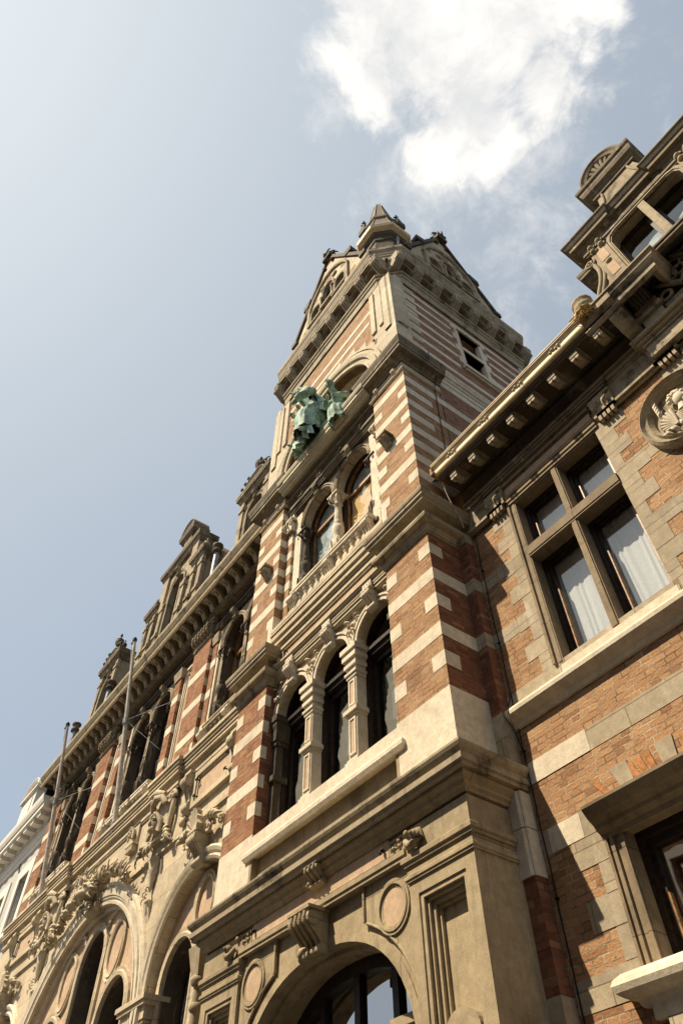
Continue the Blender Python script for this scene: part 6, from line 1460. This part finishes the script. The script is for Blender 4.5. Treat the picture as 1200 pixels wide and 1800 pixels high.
def wing_dormer():
    c = DX; y = 5.12
    w = MB(); w.wy([(c-.92, 9.3), (c+.92, 9.3), (c+.92, 12.1), (c-.92, 12.1)], [[(c-.58, 10.84), (c+.58, 10.84), (c+.58, 11.85), (c+.53, 11.97), (c+.42, 12.02), (c-.42, 12.02), (c-.53, 11.97), (c-.58, 11.85)]], y, 5.34)
    for s in (-1, 1): w.box(min(c+s*.92, c+s*.9), max(c+s*.92, c+s*.9), y+.01, 7.5, 9.3, 12.1)
    w.box(c-.9, c+.9, 5.9, 7.5, 9.3, 12.1); D = w.build('wall_dormer', MOULD, W)
    f = MB()
    lo = [(c-.58, 10.84), (c+.58, 10.84), (c+.58, 11.85), (c+.53, 11.97), (c+.42, 12.02), (c-.42, 12.02), (c-.53, 11.97), (c-.58, 11.85)]
    def inset(d): return [(p[0]+(d if p[0] > c else -d), p[1]+(d if p[1] > 11 else 0)) for p in lo]
    f.wy(inset(.07), [lo], y-.03, y+.02); f.wy(inset(.045), [inset(.02)], y-.045, y)
    f.box(c-.055, c+.055, y-.035, 5.27, 10.84, 12.03)
    for s in (-1, 1):
        for x in (.73,): f.box(min(c+s*.64, c+s*.88), max(c+s*.64, c+s*.88), y-.05, y, 10.84, 12.02)
    f.build('window_surround', MOULD, D)
    for s in (-1, 1):
        g = MB(); x = c+s*.76
        g.box(x-.065, x+.065, y-.058, y, 11.56, 11.88); g.box(x-.065, x+.065, y-.058, y, 11.06, 11.38); split_build(g, 'granite_inlay', GRANITE, D)
        b = MB(); b.ball((x, y-.055, 11.47), (.05, .03, .05), 10); b.build('roundel', MOULD, D)
        v = MB(); q = []
        for i in range(15):
            t = i/14; q.append((c+s*(.94+.34*(1-math.sin(t*PI/2))**1.3+.02*math.sin(t*7)), 10.72+1.1*t))
        th = .085
        v.py([(c+s*.9, 10.62), (c+s*1.3, 10.62)]+q+[(c+s*.9, 11.85)], y+.02, y+.28)
        for dd in (0, .05): v.tube([(a-s*dd*1.2, y-.01+dd*.4, z) for a, z in q], .035, 7)
        v.spiral(c+s*.98, y-.02, 11.84, .09, 1.6, s, .028); v.build('scroll_buttress', MOULD, D)
        k = MB(); console(k, c+s*.76, .27, y-.02, 9.62, 10.36, .22, 4)
        for i in range(5): k.tube([(c+s*.76-.11+.055*i, y-.25, 10.3), (c+s*.76-.10+.05*i, y-.23, 10.0), (c+s*.76-.08+.04*i, y-.1, 9.72)], [.035, .03, .02], 6)
        k.box(c+s*.76-.17, c+s*.76+.17, y-.2, y, 9.54, 9.62); k.box(c+s*.76-.14, c+s*.76+.14, y-.15, y, 9.36, 9.54); k.build('console', MOULD, D)
        u = MB(); ux = c+s*1.27; u.lathe(ux, 4.66, [(.10, 9.98), (.10, 10.06), (.06, 10.09), (.07, 10.13), (.12, 10.18), (.13, 10.25), (.11, 10.28), (.14, 10.31), (.14, 10.36), (.10, 10.40), (.05, 10.43)], 12); u.spiral(ux-s*.02, 4.62, 10.12, .09, 1.6, s, .028); u.spiral(ux+s*.15, 4.6, 10.04, .07, 1.5, s, .024)
        for i in range(4): u.leaf((ux+s*(.05*i), 4.64, 10.05), (s*.5, -.2, .9), .16, .04)
        u.build('urn', MOULD, D)
        fn = MB(); fn.ball((c+s*.62, 5.1, 12.62), .09, 10); fn.ball((c+s*.62, 5.1, 12.7), .04, 8); fn.build('ball_finial', MOULD, D)
        for z in (11.98, 12.12):
            for q_ in (.70, .84): fb = MB(); fb.ball((c+s*q_, y-.07, z), .045, 8); fb.spiral(c+s*q_, y-.06, z, .06, 1.2, s, .015); fb.build('scroll_boss', MOULD, D)
    tr = MB(); yy = 4.98
    tr.mould([(c-.92, 7.0), (c-.92, y), (c+.92, y), (c+.92, 7.0)], stages((10.38, 10.42, .05), (10.42, 10.47, .09), (10.47, 10.5, .12), (10.5, 10.56, .17), (10.56, 10.6, .19), (10.6, 10.64, .16), (10.7, 10.76, .08), (10.78, 10.84, .05))); tr.build('sill_cornice', SOOTSHADE, D)
    p = MB(); z0, z1 = 9.5, 10.36; cz = (z0+z1)/2
    y -= .1; p.box(c-.6, c+.6, y-.02, y+.1, z0-.06, z0+.03); dm = [(0, .36), (.26, 0), (0, -.36), (-.26, 0)]
    for cx in (c-.3, c+.3):
        for i in range(4):
            a, b = dm[i], dm[(i+1) % 4]
            p.tube([(cx+a[0], y-.05, cz+a[1]), (cx+b[0], y-.05, cz+b[1])], .032, 6)
            p.tube([(cx+a[0]*.78, y-.03, cz+a[1]*.78), (cx+b[0]*.78, y-.03, cz+b[1]*.78)], .022, 6)
        for q in range(4):
            aa = PI/4+q*PI/2; up = [(cx+.08*math.cos(aa)+.075*math.cos(2*PI*i/12), y-.04, cz+.11*math.sin(aa)+.09*math.sin(2*PI*i/12)) for i in range(13)]; p.tube(up, .02, 6)
        for sx in (-1, 1):
            for sz in (-1, 1): up = [(cx+sx*.22+.07*math.cos(2*PI*i/12), y-.03, cz+sz*.30+.08*math.sin(2*PI*i/12)) for i in range(13)]; p.tube(up, .024, 6)
    p.build('tracery_parapet', MOULD, D)
    bk = MB(); bk.box(c-.6, c+.6, y+.03, y+.09, z0, z1); y += .1; bk.build('parapet_back', DARKST, D)
    b = MB(); b.mould([(c-1.05, 5.4), (c-1.05, 5.05), (c+1.05, 5.05), (c+1.05, 5.4)], stages((9.22, 9.27, .02), (9.27, 9.32, .06), (9.32, 9.37, .10), (9.37, 9.41, .07))); b.box(c-1.05, c+1.05, 5.055, 5.3, 9.0, 9.4)
    # curved eaves block left of the dormer, over the corbel
    b.pxx([(5.2, 10.0), (4.58, 10.0), (4.58, 9.86), (4.70, 9.78), (4.72, 9.66), (4.86, 9.5), (5.05, 9.42), (5.2, 9.4)], c-1.12, c-.93); b.mould([(c-1.42, 5.16), (c-.86, 5.16), (c-.86, 5.3)], [(.40, 9.80), (.46, 9.72), (.50, 9.76), (.50, 9.83), (.53, 9.87), (.56, 9.92), (.57, 9.98), (.60, 10.0), (.60, 10.03), (0, 10.06)])
    b.build('base_ledge', MOULD, D)
    e = MB(); q = [(c-.94, 8.0), (c-.94, y), (c+.94, y), (c+.94, 8.0)]
    e.mould(q, stages((12.06, 12.10, .03), (12.10, 12.13, .05), (12.2, 12.23, .03)))
    e.mould([(c-.94, 8.0), (c-.94, y), (c-.52, y), (c-.52, y+.05), (c+.52, y+.05), (c+.52, y), (c+.94, y), (c+.94, 8.0)], [(0, 12.2), (.03, 12.2), (.04, 12.26), (.09, 12.3), (.09, 12.33), (.15, 12.34), (.15, 12.42), (.17, 12.44), (.20, 12.5), (.22, 12.53), (.22, 12.56), (0, 12.62)]); e.build('dormer_cornice', SOOTSHADE, D)
    n = MB(); nk = [(.335+.26*(1-i/12)**2.4, 12.55+1.05*i/12) for i in range(13)]
    n.py([(c+a, z) for a, z in nk]+[(c-a, z) for a, z in nk[::-1]], y+.03, y+.4)
    ni = [(a-.09, 12.62+(z-12.55)*.86) for a, z in nk]
    for s in (1, -1): n.tube([(c+s*a, y+.025, z) for a, z in ni], .022, 6)
    n.tube([(c-ni[-1][0], y+.025, ni[-1][1]), (c+ni[-1][0], y+.025, ni[-1][1])], .022, 6); n.build('gable_neck', MOULD, D)
    t = MB(); t.mould([(c-.36, 5.5), (c-.36, y+.03), (c+.36, y+.03), (c+.36, 5.5)], [(0, 13.36), (.03, 13.36), (.03, 13.42), (.06, 13.45), (.06, 13.48), (.11, 13.52), (.13, 13.6), (.13, 13.66), (.16, 13.7), (.17, 13.76), (0, 13.82)]); segped(t, c, y, 5.5, 13.8, .40, .62); t.build('segmental_pediment', SOOTSHADE, D)
    for x0, x1 in ((c-.58, c-.055), (c+.055, c+.58)):
        fr = MB(); fr.wy(rect(x0, x1, 10.84, 12.03), [rect(x0+.05, x1-.05, 10.88, 11.97)], 5.28, 5.33); fo = fr.build('casement', WOOD, D)
        p = MB().add([(x0+.03, 5.31, 10.86), (x1-.03, 5.31, 10.86), (x1-.03, 5.31, 12.0), (x0+.03, 5.31, 12.0)], [(0, 1, 2, 3)]); p.build('pane', GLASS, fo)
        b = MB(); b.add([(x0+.05, 5.37, 10.85), (x1-.05, 5.37, 10.85), (x1-.05, 5.37, 11.62), (x0+.05, 5.37, 11.40)], [(0, 1, 2, 3)]); b.build('milky_blind', FILM, fo)
    bd = MB(); bd.box(c-.13, c-.057, 5.22, 5.27, 10.85, 11.14); bd.build('varnished_bead', WOODT, D)
    rm = MB(); room(rm, c-.75, c+.75, 5.335, 7.4, 10.6, 12.08); rm.build('interior', DARKIN, D)
    ck = MB(); ck.box(c-1.12, c-.9, 5.45, 7.5, 10.0, 12.0); cko = ck.build('brick_cheek', BRICK, D)
    cc = MB(); cc.mould([(c-1.12, 7.5), (c-1.12, 5.45), (c-.9, 5.45)], CYMA(11.95, 12.3, .03, .16)); cc.mould([(c-1.12, 7.5), (c-1.12, 5.45), (c-.9, 5.45)], stages((11.5, 11.56, .05))); cc.build('cheek_cornice', SOOTSHADE, D)
wing_dormer()
# ------------------------------------------------------------------ small things
def nest():
    m = MB(); rd = random.Random(2); c = Vector((-1.16, 4.55, 10.0))
    for k in range(70):
        a = rd.uniform(0, 2*PI); p = c+Vector((math.cos(a)*rd.uniform(0, .12), math.sin(a)*rd.uniform(0, .06), rd.uniform(-.10, .03))); d = Vector((rd.uniform(-1, 1), rd.uniform(-1, .6), rd.uniform(-.7, .4))).normalized()*rd.uniform(.03, .085)
        m.tube([p-d, p+d*.2+Vector((0, 0, rd.uniform(-.02, .02))), p+d], .0045, 4)
    m.ball(c, (.13, .08, .055), 10, .6, 3)
    tag(m.build('bird_nest', STRAW), 'straw bird nest wedged at the end of the cream gutter beside the stone urn', 'nest')
nest()
def cables():
    c = MB(); pts = [(-4.262, 5.30, 14.9), (-4.262, 5.28, 13.95), (-4.15, 5.28, 13.8), (-4.262, 5.26, 13.4), (-4.262, 5.2, 11.2), (-4.262, 5.17, 10.6)]
    c.tube(pts, .009, 5); tag(c.build('lightning_cable', IRON), 'thin dark lightning cable running down the striped flank of the tower', 'cable')
    c = MB(); n = 10; a, b = Vector((-4.03, 4.58, 10.06)), Vector((-4.10, 5.05, 9.0)); c.tube([a+(b-a)*i/n+Vector((.01*math.sin(i), 0, .03*math.sin(i*.7))) for i in range(n+1)], .009, 5); tag(c.build('loose_cord', POLE), 'pale loose cord hanging from the rusty gutter end down to the corner of the wing', 'cord')
    c = MB(); rd = random.Random(8); z = 9.0; p = []
    while z > 0.3: p.append((-4.06+rd.uniform(-.008, .008), 5.185, z)); z -= .35
    c.tube(p, .0065, 5); c2 = [(-4.06, 5.185, 6.35), (-4.03, 5.12, 6.2), (-4.05, 5.05, 6.0), (-4.03, 5.08, 5.8), (-4.06, 5.185, 5.55)]; c.tube(c2, .008, 5)
    for z in (8.2, 7.0, 5.6, 4.2): c.box(-4.075, -4.045, 5.175, 5.2, z, z+.02)
    tag(c.build('wall_cable', IRON), 'dark cable clipped down the shaded brick corner between tower and wing', 'cable')
cables()
# ------------------------------------------------------------------ houses across the street (behind the camera, seen only in the panes)
def across():
    def house(x0, x1, y, h, label, mat):
        H = thing('street_house', label, 'house', ((x0+x1)/2, y, 0))
        n = max(2, int((x1-x0)/2.2)); st = (x1-x0)/n
        ws = [(x0+st*(i+.5)-.5, x0+st*(i+.5)+.5, z, z+(1.9 if z > 3.4 else 2.2)) for i in range(n) for z in (1.0, 4.4, 7.6, 10.8) if z+2 < h]
        w = MB(); w.wy(rect(x0, x1, 0, h), [rect(a, b, c, d) for a, b, c, d in ws], y, y-.3); w.box(x0, x1, y-8, y-.45, 0, h-.1); w.build('wall', mat, H)
        t = MB()
        for a, b, c, d in ws: t.wy(rect(a-.15, b+.15, c-.1, d+.2), [rect(a+.01, b-.01, c+.01, d-.01)], y+.05, y-.01); t.box(a-.2, b+.2, y-.02, y+.13, c-.2, c-.1)
        t.build('window_surround', WPAINT, H)
        g = MB()
        for a, b, c, d in ws: g.add([(a, y-.2, c), (b, y-.2, c), (b, y-.2, d), (a, y-.2, d)], [(0, 1, 2, 3)])
        g.build('pane', GLASSD, H)
        c = MB(); c.mould([(x1, y), (x0, y)], [(0, h-.5), (.1, h-.45), (.1, h-.3), (.4, h-.2), (.45, h), (0, h+.1)]); c.build('cornice', WPAINT, H)
        r = MB(); r.pxx([(y+.3, h), (y-4, h+2.6), (y-8, h)], x0, x1); r.build('roof', SLATE, H)
    house(-12.5, -5.2, -5.6, 14.0, 'dark brick house across the street, facing the tower', BRICKR)
    house(-5.2, 2.5, -5.6, 14.6, 'tan brick house across the street, beside the dark one', BRICKD)
    house(2.5, 12, -5.6, 13.6, 'grey rendered house across the street, facing the wing', GREYST)
across()
